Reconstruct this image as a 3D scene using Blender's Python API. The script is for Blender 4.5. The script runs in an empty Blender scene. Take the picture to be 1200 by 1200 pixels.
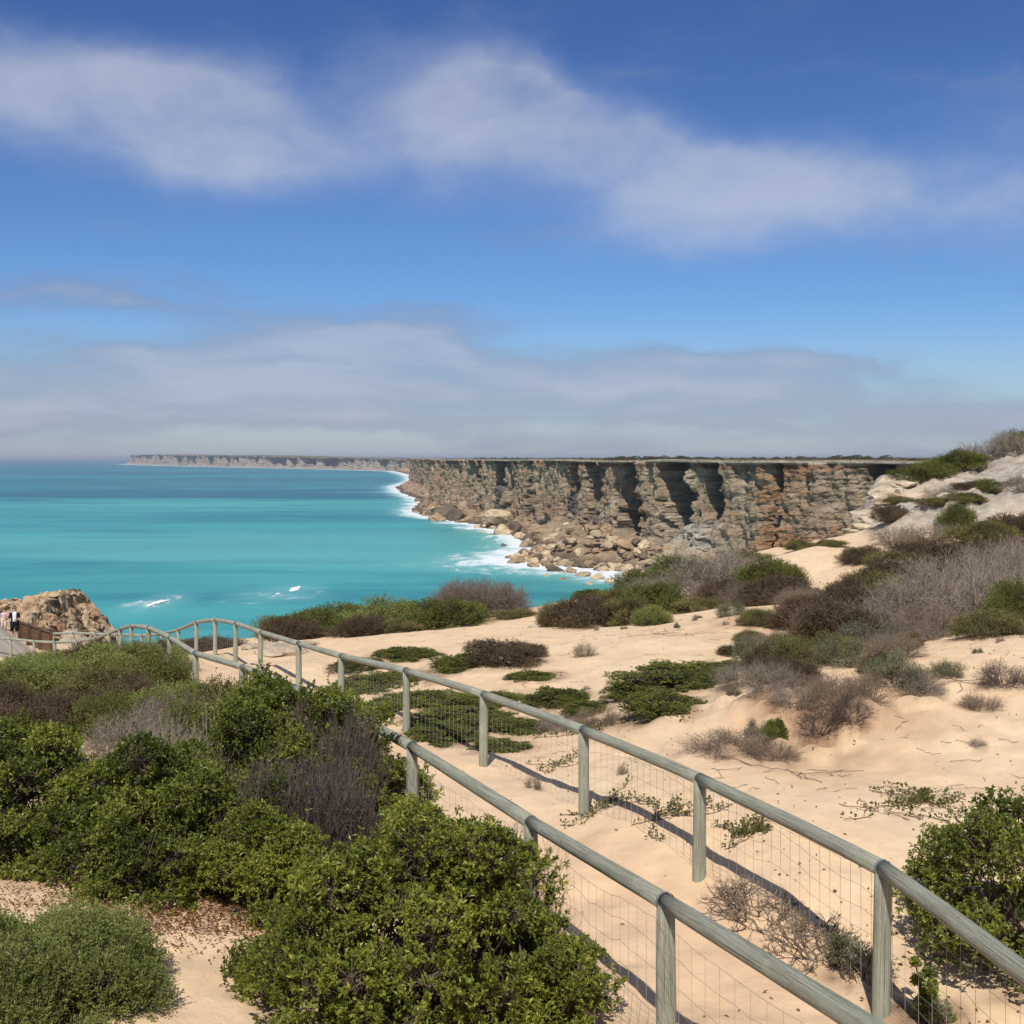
import bpy, bmesh, math, random
import numpy as np
from mathutils import Vector, Matrix

# ------------------------------------------------------------------ camera, sky, sun, exposure
SC = bpy.context.scene
COL = SC.collection
E = 60.0                    # eye height above the sea (sea level is z = 0)
F = 1.15                    # focal length / picture width
cam_d = bpy.data.cameras.new('camera')
cam = bpy.data.objects.new('camera', cam_d)
COL.objects.link(cam)
cam_d.sensor_width = 36.0
cam_d.lens = 36.0 * F
cam_d.shift_y = -63.0 / 1200.0
cam_d.clip_start = 0.1
cam_d.clip_end = 120000.0
cam.location = (0, 0, E)
cam.rotation_euler = (math.radians(90), 0, 0)
SC.camera = cam

SUN_DIR = Vector((-0.12, -0.88, 1.05)).normalized()      # towards the sun
sun_d = bpy.data.lights.new('sun', 'SUN')
sun_d.energy = 4.6
sun_d.angle = math.radians(0.5)
sun_d.color = (1.0, 0.965, 0.91)
sun = bpy.data.objects.new('sun', sun_d)
COL.objects.link(sun)
sun.location = (0, -20, 90)
sun.rotation_euler = (-SUN_DIR).to_track_quat('-Z', 'Y').to_euler()

vs = SC.view_settings
vs.view_transform = 'Standard'
vs.look = 'None'
vs.exposure = 0.05
vs.gamma = 1.0
SC.cycles.max_bounces = 4
SC.cycles.diffuse_bounces = 2
SC.cycles.glossy_bounces = 2
SC.cycles.transmission_bounces = 2
SC.cycles.caustics_reflective = False
SC.cycles.caustics_refractive = False
SC.cycles.transparent_max_bounces = 4
SC.cycles.volume_bounces = 0


class NG:
    """small helper for writing node graphs"""
    def __init__(self, tree):
        self.t = tree
        self.n = tree.nodes
        self.l = tree.links

    def new(self, typ, **kw):
        nd = self.n.new(typ)
        for k, v in kw.items():
            setattr(nd, k, v)
        return nd

    def put(self, sock, v):
        if hasattr(v, 'is_output') or hasattr(v, 'links'):
            self.l.new(v, sock)
        else:
            sock.default_value = v

    def m(self, op, a, b=None, c=None, clamp=False):
        nd = self.n.new('ShaderNodeMath')
        nd.operation = op
        nd.use_clamp = clamp
        self.put(nd.inputs[0], a)
        if b is not None:
            self.put(nd.inputs[1], b)
        if c is not None:
            self.put(nd.inputs[2], c)
        return nd.outputs[0]

    def add(self, a, b): return self.m('ADD', a, b)
    def sub(self, a, b): return self.m('SUBTRACT', a, b)
    def mul(self, a, b): return self.m('MULTIPLY', a, b)
    def div(self, a, b): return self.m('DIVIDE', a, b)

    def step(self, v, lo, hi, a=0.0, b=1.0):
        nd = self.n.new('ShaderNodeMapRange')
        nd.interpolation_type = 'SMOOTHSTEP'
        self.put(nd.inputs[0], v)
        for i, x in enumerate((lo, hi, a, b)):
            self.put(nd.inputs[i + 1], x)
        return nd.outputs[0]

    def mix(self, f, a, b, mode='MIX'):
        nd = self.n.new('ShaderNodeMix')
        nd.data_type = 'RGBA'
        nd.blend_type = mode
        nd.clamp_factor = True
        self.put(nd.inputs[0], f)
        for s, v in ((nd.inputs[6], a), (nd.inputs[7], b)):
            if isinstance(v, tuple) and len(v) == 3:
                v = v + (1.0,)
            self.put(s, v)
        return nd.outputs[2]

    def noise(self, vec, scale, detail=4.0, rough=0.55, dist=0.0, out=0):
        nd = self.n.new('ShaderNodeTexNoise')
        if vec is not None:
            self.put(nd.inputs['Vector'], vec)
        nd.inputs['Scale'].default_value = scale
        nd.inputs['Detail'].default_value = detail
        nd.inputs['Roughness'].default_value = rough
        nd.inputs['Distortion'].default_value = dist
        return nd.outputs[out]

    def map(self, vec, scale=(1, 1, 1), loc=(0, 0, 0), rot=(0, 0, 0)):
        nd = self.n.new('ShaderNodeMapping')
        self.put(nd.inputs[0], vec)
        nd.inputs[1].default_value = loc
        nd.inputs[2].default_value = rot
        nd.inputs[3].default_value = scale
        return nd.outputs[0]

    def xyz(self, vec):
        nd = self.n.new('ShaderNodeSeparateXYZ')
        self.put(nd.inputs[0], vec)
        return nd.outputs

    def comb(self, x, y, z):
        nd = self.n.new('ShaderNodeCombineXYZ')
        for s, v in zip(nd.inputs, (x, y, z)):
            self.put(s, v)
        return nd.outputs[0]

    def bump(self, h, strength, dist):
        nd = self.n.new('ShaderNodeBump')
        nd.inputs['Strength'].default_value = strength
        nd.inputs['Distance'].default_value = dist
        self.put(nd.inputs['Height'], h)
        return nd.outputs[0]


def build_world():
    w = bpy.data.worlds.new('World')
    SC.world = w
    w.use_nodes = True
    w.node_tree.nodes.clear()
    g = NG(w.node_tree)
    out = g.new('ShaderNodeOutputWorld')
    bg = g.new('ShaderNodeBackground')
    bg.inputs['Strength'].default_value = 0.10
    w.cycles.sampling_method = 'MANUAL'
    w.cycles.sample_map_resolution = 512
    g.l.new(bg.outputs[0], out.inputs[0])
    sky = g.new('ShaderNodeTexSky')
    sky.sky_type = 'NISHITA'
    sky.sun_disc = False
    sky.sun_elevation = math.asin(SUN_DIR.z)
    sky.sun_rotation = math.atan2(SUN_DIR.x, SUN_DIR.y)
    sky.altitude = 60.0
    sky.air_density = 1.0
    sky.dust_density = 0.4
    sky.ozone_density = 3.5
    d = g.new('ShaderNodeTexCoord').outputs['Generated']
    x, y, z = g.xyz(d)
    hyp = g.m('SQRT', g.add(g.mul(x, x), g.mul(y, y)))
    t = g.div(z, g.m('MAXIMUM', hyp, 0.001))
    az = g.m('ARCTAN2', x, y)
    # the deep, slightly violet blue of a clear southern summer sky
    tint = g.mix(g.step(t, 0.0, 0.15), (0.80, 0.90, 1.02), (0.50, 0.71, 1.0))
    tint = g.mix(g.step(t, 0.12, 0.42), tint, (0.37, 0.53, 0.86))
    col = g.mix(1.0, sky.outputs[0], tint, 'MULTIPLY')
    col = g.mix(g.step(t, 0.0, 0.12, 0.45, 0.0), col, (2.9, 3.4, 5.0))
    # thin cloud: noise in direction space, gathered into two broad banks ahead; more is added out of view to whiten the skylight
    warp = g.noise(g.comb(g.mul(az, 6.0), g.mul(t, 9.0), 0.7), 1.0, 5.0, 0.55)
    wv = g.sub(warp, 0.5)
    u = g.add(az, g.mul(wv, 0.07))
    v = g.add(t, g.mul(wv, 0.05))
    n1 = g.noise(g.comb(g.mul(u, 8.0), g.mul(v, 12.0), 3.1), 1.0, 8.0, 0.54, 0.15)
    n2 = g.noise(g.comb(g.mul(u, 5.5), g.mul(v, 30.0), 8.4), 1.0, 8.0, 0.56, 0.2)
    def blob(px, py, rx, ry, s, tilt=0.0):
        a0 = math.atan((px - 600) / 1380.0)
        t0 = (537 - py) / 1380.0
        da = g.sub(u, a0)
        dt = g.sub(g.add(v, g.mul(da, tilt)), t0)
        e = g.add(g.m('POWER', g.div(da, rx / 1380.0), 2.0), g.m('POWER', g.div(dt, ry / 1380.0), 2.0))
        return g.mul(g.m('EXPONENT', g.mul(e, -1.0)), s)
    def bank(blobs, nz, gain, lo_, hi_):
        d = None
        for q in blobs:
            k = blob(*q)
            d = k if d is None else g.add(d, k)
        d = g.add(g.m('MINIMUM', d, 1.25), g.mul(g.sub(nz, 0.5), gain))
        return g.step(d, lo_, hi_), d
    hi, hd = bank(((265, 125, 150, 75, 1.1), (60, 115, 150, 55, 0.85), (150, 180, 240, 62, 0.75), (300, 215, 170, 45, 0.55), (420, 175, 110, 50, 0.28), (620, 225, 170, 50, 0.45, 0.2),
                   (560, 110, 120, 60, 1.15, 0.1), (680, 165, 160, 70, 1.0, 0.25), (830, 205, 170, 58, 0.75, 0.25),
                   (980, 235, 190, 60, 0.62, 0.2), (830, 285, 140, 30, 0.50, 0.1), (1160, 150, 140, 55, 0.62), (1150, 255, 160, 60, 0.55)), n1, 1.7, 0.05, 1.75)
    lo, ld_ = bank(((60, 445, 280, 48, 1.0), (300, 460, 330, 52, 0.95), (450, 402, 170, 34, 0.95), (730, 432, 230, 22, 0.95),
                    (560, 470, 360, 44, 0.9), (960, 478, 330, 44, 0.85), (40, 362, 120, 18, 0.62), (120, 286, 110, 16, 0.40), (950, 432, 90, 8, 0.6)), n2, 3.0, 0.15, 1.45)
    loose = g.mul(g.step(n1, 0.46, 0.68, 0.0, 0.85), g.step(t, 0.03, 0.10))
    out_ = g.m('MAXIMUM', g.step(g.m('ABSOLUTE', az), 0.55, 0.95), g.step(t, 0.42, 0.60))
    col = g.mix(g.mul(loose, out_), col, (6.4, 6.2, 6.1))  # unseen bright cloud added to neutralise the blue sky light
    lcol = g.mix(g.step(ld_, 0.7, 1.7), (2.35, 2.75, 4.05), (4.2, 4.55, 5.7))
    col = g.mix(g.mul(lo, 0.72), col, lcol)
    hcol = g.mix(g.step(hd, 0.5, 1.5), (3.6, 4.2, 6.0), (5.6, 5.9, 6.8))
    col = g.mix(g.mul(hi, 0.66), col, hcol)
    col = g.mix(g.step(t, -0.004, -0.012), col, (1.6, 1.9, 2.0))
    g.l.new(col, bg.inputs[0])


build_world()

# ------------------------------------------------------------------ helpers
RNG = np.random.default_rng(7)


def tag(o, label=None, cat=None, group=None, kind=None):
    if label: o['label'] = label
    if cat: o['category'] = cat
    if group: o['group'] = group
    if kind: o['kind'] = kind
    return o


def empty(name, loc, rz=0.0, scale=(1, 1, 1)):
    o = bpy.data.objects.new(name, None)
    o.empty_display_size = 0.2
    COL.objects.link(o)
    o.location = loc
    o.rotation_euler = (0, 0, rz)
    o.scale = scale
    return o


def obj(name, me, parent=None, mat=None):
    o = bpy.data.objects.new(name, me)
    COL.objects.link(o)
    if parent is not None:
        o.parent = parent
    if mat is not None and not me.materials:
        me.materials.append(mat)
    return o


def mesh_np(name, V, Fc, mat=None, col=None, smooth=False):
    """V (n,3); Fc (m,k) array of equal-sized faces or list of such arrays; col (n,3) -> point colour 'Col'"""
    me = bpy.data.meshes.new(name)
    V = np.ascontiguousarray(V, dtype=np.float32)
    Fs = Fc if isinstance(Fc, list) else [Fc]
    Fs = [np.asarray(f, dtype=np.int32) for f in Fs if len(f)]
    me.vertices.add(len(V))
    me.vertices.foreach_set('co', V.ravel())
    sizes = np.concatenate([np.full(len(f), f.shape[1], np.int32) for f in Fs])
    loops = np.concatenate([f.ravel() for f in Fs])
    starts = np.concatenate([[0], np.cumsum(sizes)[:-1]]).astype(np.int32)
    me.loops.add(len(loops))
    me.polygons.add(len(sizes))
    me.loops.foreach_set('vertex_index', loops)
    me.polygons.foreach_set('loop_start', starts)
    me.polygons.foreach_set('loop_total', sizes)
    me.polygons.foreach_set('use_smooth', np.full(len(sizes), bool(smooth)))
    if col is not None:
        c = np.ones((len(V), 4), np.float32)
        c[:, :3] = col
        a = me.color_attributes.new('Col', 'FLOAT_COLOR', 'POINT')
        a.data.foreach_set('color', c.ravel())
    me.update(calc_edges=True)
    if mat is not None:
        me.materials.append(mat)
    return me


def grid_faces(nr, nc):
    i = np.arange(nr - 1)[:, None] * nc + np.arange(nc - 1)[None, :]
    i = i.ravel()
    return np.stack([i, i + 1, i + nc + 1, i + nc], 1)


def sstep(x, a, b):
    t = np.clip((x - a) / (b - a), 0, 1)
    return t * t * (3 - 2 * t)


def _hash(ix, iy, iz):
    h = (ix.astype(np.int64) * 374761393 + iy.astype(np.int64) * 668265263 + iz.astype(np.int64) * 2147483647) & 0xffffffff
    h = ((h ^ (h >> 13)) * 1274126177) & 0xffffffff
    h = ((h ^ (h >> 16)) * 2246822519) & 0xffffffff
    return ((h ^ (h >> 15)) & 0xffffff) / float(0xffffff)


def vnoise(P):
    P = np.asarray(P, float)
    f = np.floor(P)
    r = P - f
    r = r * r * (3 - 2 * r)
    i = f.astype(np.int64)
    out = 0
    for dx in (0, 1):
        wx = r[:, 0] if dx else 1 - r[:, 0]
        for dy in (0, 1):
            wy = r[:, 1] if dy else 1 - r[:, 1]
            for dz in (0, 1):
                wz = r[:, 2] if dz else 1 - r[:, 2]
                out = out + wx * wy * wz * _hash(i[:, 0] + dx, i[:, 1] + dy, i[:, 2] + dz)
    return out


def fbm(P, octaves=4, gain=0.5, lac=2.03):
    P = np.asarray(P, float)
    a, s, o = 1.0, 0.0, 0.0
    for k in range(octaves):
        o = o + a * (vnoise(P + 17.3 * k) - 0.5)
        s += a
        a *= gain
        P = P * lac
    return o / s * 2.0          # about -1..1


def unit(v):
    return v / np.maximum(np.linalg.norm(v, axis=-1, keepdims=True), 1e-9)


def rand_dir(n, rng):
    return unit(rng.normal(size=(n, 3)))


# ------------------------------------------------------------------ materials
def new_mat(name):
    m = bpy.data.materials.new(name)
    m.use_nodes = True
    g = NG(m.node_tree)
    b = m.node_tree.nodes['Principled BSDF']
    return m, g, b


def mat_leaf(name, rough=0.5, spec=0.35, transl=0.3):
    m, g, b = new_mat(name)
    c = g.new('ShaderNodeVertexColor', layer_name='Col').outputs[0]
    g.l.new(c, b.inputs['Base Color'])
    b.inputs['Roughness'].default_value = rough
    b.inputs['Specular IOR Level'].default_value = spec
    tr = g.new('ShaderNodeBsdfTranslucent')
    g.l.new(g.mix(1.0, c, (1.35, 1.30, 0.55), 'MULTIPLY'), tr.inputs[0])
    mx = g.new('ShaderNodeMixShader')
    mx.inputs[0].default_value = transl
    g.l.new(b.outputs[0], mx.inputs[1])
    g.l.new(tr.outputs[0], mx.inputs[2])
    g.l.new(mx.outputs[0], m.node_tree.nodes['Material Output'].inputs[0])
    return m


def mat_col(name, rough=0.85, spec=0.2, nscale=6.0, namt=0.35, bump=0.0, bdist=0.02):
    """point colour modulated by a little grain"""
    m, g, b = new_mat(name)
    c = g.new('ShaderNodeVertexColor', layer_name='Col').outputs[0]
    p = g.new('ShaderNodeTexCoord').outputs['Object']
    n = g.noise(p, nscale, 6.0, 0.65)
    k = g.step(n, 0.25, 0.75, 1 - namt, 1 + namt)
    g.l.new(g.mix(1.0, c, g.comb(k, k, k), 'MULTIPLY'), b.inputs['Base Color'])
    b.inputs['Roughness'].default_value = rough
    b.inputs['Specular IOR Level'].default_value = spec
    if bump:
        g.l.new(g.bump(n, bump, bdist), b.inputs['Normal'])
    return m


def mat_sand():
    m, g, b = new_mat('dune_sand')
    p = g.new('ShaderNodeTexCoord').outputs['Object']
    c = g.new('ShaderNodeVertexColor', layer_name='Col').outputs[0]
    big = g.noise(p, 0.35, 4.0, 0.6)
    mid = g.noise(p, 2.2, 6.0, 0.65)
    fine = g.noise(p, 60.0, 3.0, 0.7)
    speck = g.noise(p, 26.0, 2.0, 0.5)
    col = g.mix(g.step(big, 0.3, 0.7, 0.0, 0.8), c, g.mix(1.0, c, (0.99, 0.91, 0.84), 'MULTIPLY'))
    k = g.add(g.step(mid, 0.2, 0.8, 0.85, 1.09), g.step(fine, 0.2, 0.8, -0.05, 0.05))
    col = g.mix(1.0, col, g.comb(k, k, k), 'MULTIPLY')
    col = g.mix(g.step(speck, 0.70, 0.76, 0.0, 0.55), col, (0.20, 0.13, 0.08))
    rk = g.new('ShaderNodeAttribute', attribute_name='rock').outputs['Fac']
    rn = g.noise(p, 1.3, 8.0, 0.72)
    rp = g.noise(p, 3.2, 5.0, 0.65)
    rcol = g.mix(g.step(rn, 0.30, 0.68), (0.23, 0.185, 0.130), (0.50, 0.435, 0.345))
    rcol = g.mix(g.step(rp, 0.56, 0.68, 0.0, 0.75), rcol, (0.13, 0.10, 0.075))
    col = g.mix(g.mul(rk, 0.9), col, rcol)
    g.l.new(col, b.inputs['Base Color'])
    b.inputs['Roughness'].default_value = 0.95
    b.inputs['Specular IOR Level'].default_value = 0.1
    rip = g.noise(g.map(p, (1, 1, 1)), 9.0, 6.0, 0.7, 0.2)
    foot = g.new('ShaderNodeTexVoronoi', feature='SMOOTH_F1')
    foot.inputs['Scale'].default_value = 3.2
    g.l.new(g.map(p, (1, 1, 0.3)), foot.inputs['Vector'])
    h = g.add(g.mul(rip, 0.9), g.add(g.mul(fine, 0.12), g.mul(g.step(foot.outputs[0], 0.1, 0.45), 0.5)))
    h = g.add(h, g.mul(rk, g.mul(g.add(rn, rp), 6.0)))
    g.l.new(g.bump(h, 0.32, 0.05), b.inputs['Normal'])
    return m


def mat_wood():
    m, g, b = new_mat('weathered_treated_timber')
    p = g.new('ShaderNodeTexCoord').outputs['UV']
    ob = g.new('ShaderNodeTexCoord').outputs['Object']
    grain = g.noise(g.map(p, (2.2, 22.0, 1.0)), 1.0, 8.0, 0.72, 0.6)
    streak = g.noise(g.map(p, (0.9, 7.0, 1.0)), 1.0, 5.0, 0.6, 0.8)
    blot = g.noise(ob, 3.5, 6.0, 0.65)
    crack = g.noise(g.map(p, (0.8, 36.0, 1.0)), 1.0, 5.0, 0.6, 0.5)
    col = g.mix(g.step(grain, 0.32, 0.68), (0.200, 0.195, 0.140), (0.470, 0.460, 0.355))
    col = g.mix(g.step(streak, 0.45, 0.68, 0.0, 0.65), col, (0.330, 0.385, 0.275))
    col = g.mix(g.step(blot, 0.55, 0.72, 0.0, 0.55), col, (0.52, 0.49, 0.41))
    col = g.mix(g.step(blot, 0.40, 0.24, 0.0, 0.6), col, (0.21, 0.185, 0.135))
    col = g.mix(g.step(crack, 0.63, 0.70, 0.0, 0.8), col, (0.055, 0.045, 0.035))
    g.l.new(col, b.inputs['Base Color'])
    b.inputs['Roughness'].default_value = 0.85
    b.inputs['Specular IOR Level'].default_value = 0.2
    g.l.new(g.bump(g.sub(grain, g.mul(g.step(crack, 0.62, 0.70), 0.9)), 0.9, 0.02), b.inputs['Normal'])
    return m


def mat_plain(name, col, rough=0.7, spec=0.3, metal=0.0, var=0.15, scale=12.0):
    m, g, b = new_mat(name)
    p = g.new('ShaderNodeTexCoord').outputs['Object']
    n = g.noise(p, scale, 5.0, 0.6)
    k = g.step(n, 0.25, 0.75, 1 - var, 1 + var)
    g.l.new(g.mix(1.0, tuple(col), g.comb(k, k, k), 'MULTIPLY'), b.inputs['Base Color'])
    b.inputs['Roughness'].default_value = rough
    b.inputs['Specular IOR Level'].default_value = spec
    b.inputs['Metallic'].default_value = metal
    return m


def mat_rock(name, nscale, bump=0.8, bdist=0.6):
    m, g, b = new_mat(name)
    c = g.new('ShaderNodeVertexColor', layer_name='Col').outputs[0]
    p = g.new('ShaderNodeTexCoord').outputs['Object']
    n = g.noise(p, nscale, 8.0, 0.7)
    st = g.noise(g.map(p, (0.35, 0.35, 3.0)), nscale * 0.6, 5.0, 0.6)
    pits = g.noise(p, nscale * 3.2, 4.0, 0.65)
    k = g.step(n, 0.25, 0.75, 0.62, 1.32)
    col = g.mix(1.0, c, g.comb(k, k, k), 'MULTIPLY')
    col = g.mix(g.step(pits, 0.60, 0.72, 0.0, 0.6), col, (0.10, 0.075, 0.055))
    col = g.mix(g.step(st, 0.56, 0.70, 0.0, 0.40), col, (0.46, 0.38, 0.27))
    g.l.new(col, b.inputs['Base Color'])
    b.inputs['Roughness'].default_value = 0.95
    b.inputs['Specular IOR Level'].default_value = 0.1
    h = g.add(g.mul(n, 1.0), g.add(g.mul(st, 0.5), g.mul(pits, -0.4)))
    g.l.new(g.bump(h, bump, bdist), b.inputs['Normal'])
    return m


def mat_sea():
    m, g, b = new_mat('sea_water')
    p = g.new('ShaderNodeTexCoord').outputs['Object']
    x, y, z = g.xyz(p)
    foam_a = g.new('ShaderNodeAttribute', attribute_name='foam').outputs['Fac']
    dist = g.m('SQRT', g.add(g.mul(x, x), g.mul(y, y)))
    ld = g.m('LOGARITHM', g.m('MAXIMUM', dist, 10.0), 10.0)          # 2.7 = 500 m, 3.7 = 5 km
    pl = g.comb(g.mul(g.div(x, dist), 3.0), g.mul(ld, 9.0), 0.0)      # long streaks lying along the swell
    band = g.noise(g.comb(g.mul(x, 0.0011), g.mul(y, 0.0045), 0.0), 1.0, 4.0, 0.55, 0.4)
    band2 = g.noise(g.comb(g.mul(x, 0.0005), g.mul(y, 0.0011), 4.0), 1.0, 4.0, 0.55, 0.4)
    fine = g.noise(g.comb(g.mul(x, 0.012), g.mul(y, 0.05), 0.0), 1.0, 5.0, 0.65)
    near = g.mix(g.step(band, 0.36, 0.64), (0.010, 0.200, 0.225), (0.050, 0.345, 0.320))
    near = g.mix(g.step(ld, 3.02, 3.22, 0.0, 0.35), near, (0.075, 0.36, 0.32))
    far = g.mix(g.step(band2, 0.40, 0.62), (0.006, 0.090, 0.140), (0.012, 0.185, 0.215))
    col = g.mix(g.step(ld, 3.12, 3.62), near, far)
    far_patch = g.mul(g.step(band2, 0.50, 0.60), g.mul(g.step(ld, 3.20, 3.30), g.step(ld, 3.62, 3.45)))
    col = g.mix(g.mul(far_patch, 0.7), col, (0.008, 0.085, 0.125))  # darker patches over the farther water
    col = g.mix(g.step(fine, 0.40, 0.70, 0.0, 0.55), col, g.mix(0.5, col, (0.08, 0.38, 0.36)))
    dark = g.noise(g.comb(g.mul(x, 0.0026), g.mul(y, 0.012), 7.0), 1.0, 5.0, 0.6, 0.3)
    col = g.mix(g.mul(g.step(dark, 0.50, 0.66), 0.50), col, (0.006, 0.120, 0.165))
    mott = g.noise(g.comb(g.mul(x, 0.006), g.mul(y, 0.016), 3.0), 1.0, 6.0, 0.68, 0.4)
    col = g.mix(g.step(mott, 0.48, 0.70, 0.0, 0.45), col, (0.085, 0.400, 0.365))
    dark_band = g.mul(g.step(g.add(y, g.mul(g.sub(dark, 0.5), 1500.0)), 1650.0, 1800.0), g.step(g.add(y, g.mul(g.sub(dark, 0.5), 1500.0)), 2350.0, 2150.0))
    dark_band = g.mul(dark_band, g.step(g.add(x, g.mul(g.sub(band, 0.5), 900.0)), -150.0, -350.0))
    col = g.mix(g.mul(dark_band, 0.75), col, (0.005, 0.085, 0.135))  # darker ragged band across the open water
    milky = g.mul(g.step(g.add(y, g.mul(g.sub(band, 0.5), 700.0)), 640.0, 740.0), g.step(g.add(y, g.mul(g.sub(band, 0.5), 700.0)), 1020.0, 860.0))
    col = g.mix(g.mul(milky, 0.50), col, (0.110, 0.420, 0.370))
    shoal = g.step(foam_a, 0.02, 0.55, 0.0, 0.75)
    col = g.mix(shoal, col, (0.20, 0.47, 0.44))
    fn = g.noise(g.comb(g.mul(x, 0.055), g.mul(y, 0.030), 0.0), 1.0, 8.0, 0.74, 1.0)
    foam = g.step(g.add(fn, g.mul(foam_a, 0.54)), 0.64, 0.90)
    caps = g.noise(g.comb(g.mul(x, 0.035), g.mul(y, 0.11), 2.0), 1.0, 3.0, 0.6)
    capm = g.mul(g.step(caps, 0.715, 0.76), g.step(ld, 3.5, 3.1))
    foam = g.m('MAXIMUM', foam, g.mul(capm, 0.8))
    col = g.mix(g.mul(foam, 0.92), col, (0.76, 0.79, 0.78))
    g.l.new(col, b.inputs['Base Color'])
    g.l.new(g.step(foam, 0.0, 1.0, 0.30, 0.9), b.inputs['Roughness'])
    b.inputs['Specular IOR Level'].default_value = 0.12
    b.inputs['IOR'].default_value = 1.33
    w1 = g.noise(g.comb(g.mul(x, 0.05), g.mul(y, 0.085), 0.0), 1.0, 6.0, 0.66, 0.3)
    g.l.new(g.bump(g.add(w1, g.mul(foam, 0.3)), 0.6, 2.5), b.inputs['Normal'])
    return m


M_SAND = mat_sand()
M_WOOD = mat_wood()
M_GLOSS = mat_leaf('glossy_coastal_leaf', 0.45, 0.35, 0.40)
M_SOFT = mat_leaf('soft_matt_leaf', 0.7, 0.2, 0.34)
M_TWIG = mat_col('dry_twig_bark', 0.9, 0.1, 20.0, 0.35)
M_CLIFF = mat_rock('limestone_cliff', 0.22, 1.0, 3.0)
M_STONE = mat_rock('weathered_limestone', 1.6, 0.9, 0.15)
M_BOULDER = mat_rock('fallen_limestone', 0.5, 0.9, 0.6)
M_SEA = mat_sea()
M_WIRE = mat_plain('galvanised_wire', (0.30, 0.28, 0.25), 0.6, 0.3, 0.2)
M_STRAP = mat_plain('galvanised_strap', (0.36, 0.37, 0.36), 0.5, 0.4, 0.6)

# ------------------------------------------------------------------ the ground: a surface through surveyed points
def W(px, py, Y):
    """point of the place seen at a given bearing and depression, at distance Y ahead of the viewpoint"""
    return ((px - 600) / 1380.0 * Y, Y, (537 - py) / 1380.0 * Y)


FAR_RAIL = [W(1290, 1195, 5.6), W(1035, 1008, 8.0), W(820, 905, 10.9), W(684, 850, 13.5), W(567, 809, 16.3), W(476, 782, 18.9), W(400, 765, 22.0),
            W(350, 751, 24.8), W(306, 738, 27.8), W(276, 728, 30.6), W(252, 724, 33.5), W(230, 727, 36.2), W(209, 736, 39.0),
            W(190, 741, 42.0), W(166, 743, 45.0), W(138, 742, 48.0), W(112, 741, 50.5), W(86, 740.5, 53.0), W(62, 741, 55.0)]
NEAR_RAIL = [W(1060, 1215, 5.0), W(780, 1046, 7.33), W(622, 955, 9.75), W(483, 869, 12.8), W(412, 832, 15.4), W(345, 802, 18.2), W(284, 778, 21.2),
             W(229, 762, 24.0), W(199, 744, 27.0), W(174, 733, 30.0), W(154, 731, 33.0), W(141, 735, 36.0), W(128, 740, 39.0),
             W(112, 746, 42.0), W(90, 750, 45.0), W(64.5, 751, 48.0), W(40, 750, 50.4), W(12, 747, 52.6), W(-20, 745, 54.6), W(-52, 744, 56.6)]
POST_H = 1.03
CP = [(x, y, z - POST_H) for x, y, z in FAR_RAIL + NEAR_RAIL]
CP += [(0, 0, -1.7), (0, -5, -1.5), (-5, -2, -2.0), (5, -3, -1.5), (0, 2, -2.2), (0, 3.6, -3.1), (0, 5.2, -3.6), (-3, 4.5, -3.2),
       (-8, 5, -3.0), (4.5, 5.0, -3.3), (9, 5, -2.6), (14, 9, -2.2), (25, 20, -1.5), (-12, 12, -3.3), (-20, 22, -4.6),
       (-30, 40, -8.0), (-40, 60, -9.0), (-26, 58, -9.0), (-33, 72, -10.8), (-60, 75, -11.5), (30, 42, -2.0), (45, 70, 1.2), (60, 60, 1),
       (40, 95, -0.3), (60, 120, -1), (90, 170, -2), (60, 230, -3), (150, 200, -2), (200, 230, -2), (150, 100, 0), (100, 60, 1), (50, 20, 0)]
CP += [W(*q) for q in (
    (230, 1130, 8.3), (190, 1195, 7.3), (0, 1190, 7.2), (80, 905, 14.5), (0, 905, 14.3), (100, 812, 24.0), (0, 805, 30.0), (-100, 800, 36),
    (750, 930, 13.3), (900, 950, 12.0), (1000, 962, 11.5), (1100, 1000, 10.7), (1200, 965, 11.3), (1180, 885, 14.0), (1000, 920, 13.0),
    (850, 862, 16.0), (980, 885, 15.0), (960, 806, 17.3), (1100, 775, 18.6), (1200, 762, 18.6), (1100, 742, 24.0), (1200, 722, 26.0),
    (1150, 690, 32.0), (1020, 762, 24.0), (820, 752, 27.0), (700, 772, 25.0), (880, 737, 30.0), (600, 862, 18.5), (620, 802, 23.0),
    (550, 772, 27.0), (500, 752, 32.0), (440, 757, 31.0), (600, 737, 38.0), (640, 717, 44.0), (710, 700, 50.0), (600, 724, 46.0),
    (420, 742, 42.0), (330, 771, 33.0), (285, 762, 40.0), (430, 738, 50.0), (330, 752, 46.0), (930, 652, 50.0), (960, 641, 52.0), (870, 694, 42.0),
    (950, 692, 42.0), (1000, 692, 38.0), (835, 672, 52.0), (1000, 645, 54.0), (1060, 622, 55.0), (1100, 592, 62.0), (1150, 562, 70.0),
    (1200, 528, 78.0), (1120, 550, 76.0), (1065, 572, 72.0), (1022, 616, 62.0), (1200, 602, 52.0), (1200, 652, 42.0), (1100, 655, 44.0),
    (980, 908, 14.4), (990, 800, 17.0), (1060, 788, 17.6), (1060, 872, 14.8), (900, 828, 17.0), (900, 898, 14.8), (200, 768, 48.0), (120, 770, 58.0), (760, 712, 42.0), (770, 690, 54.0), (690, 712, 46.0))]
CP = np.array(CP, float)


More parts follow.
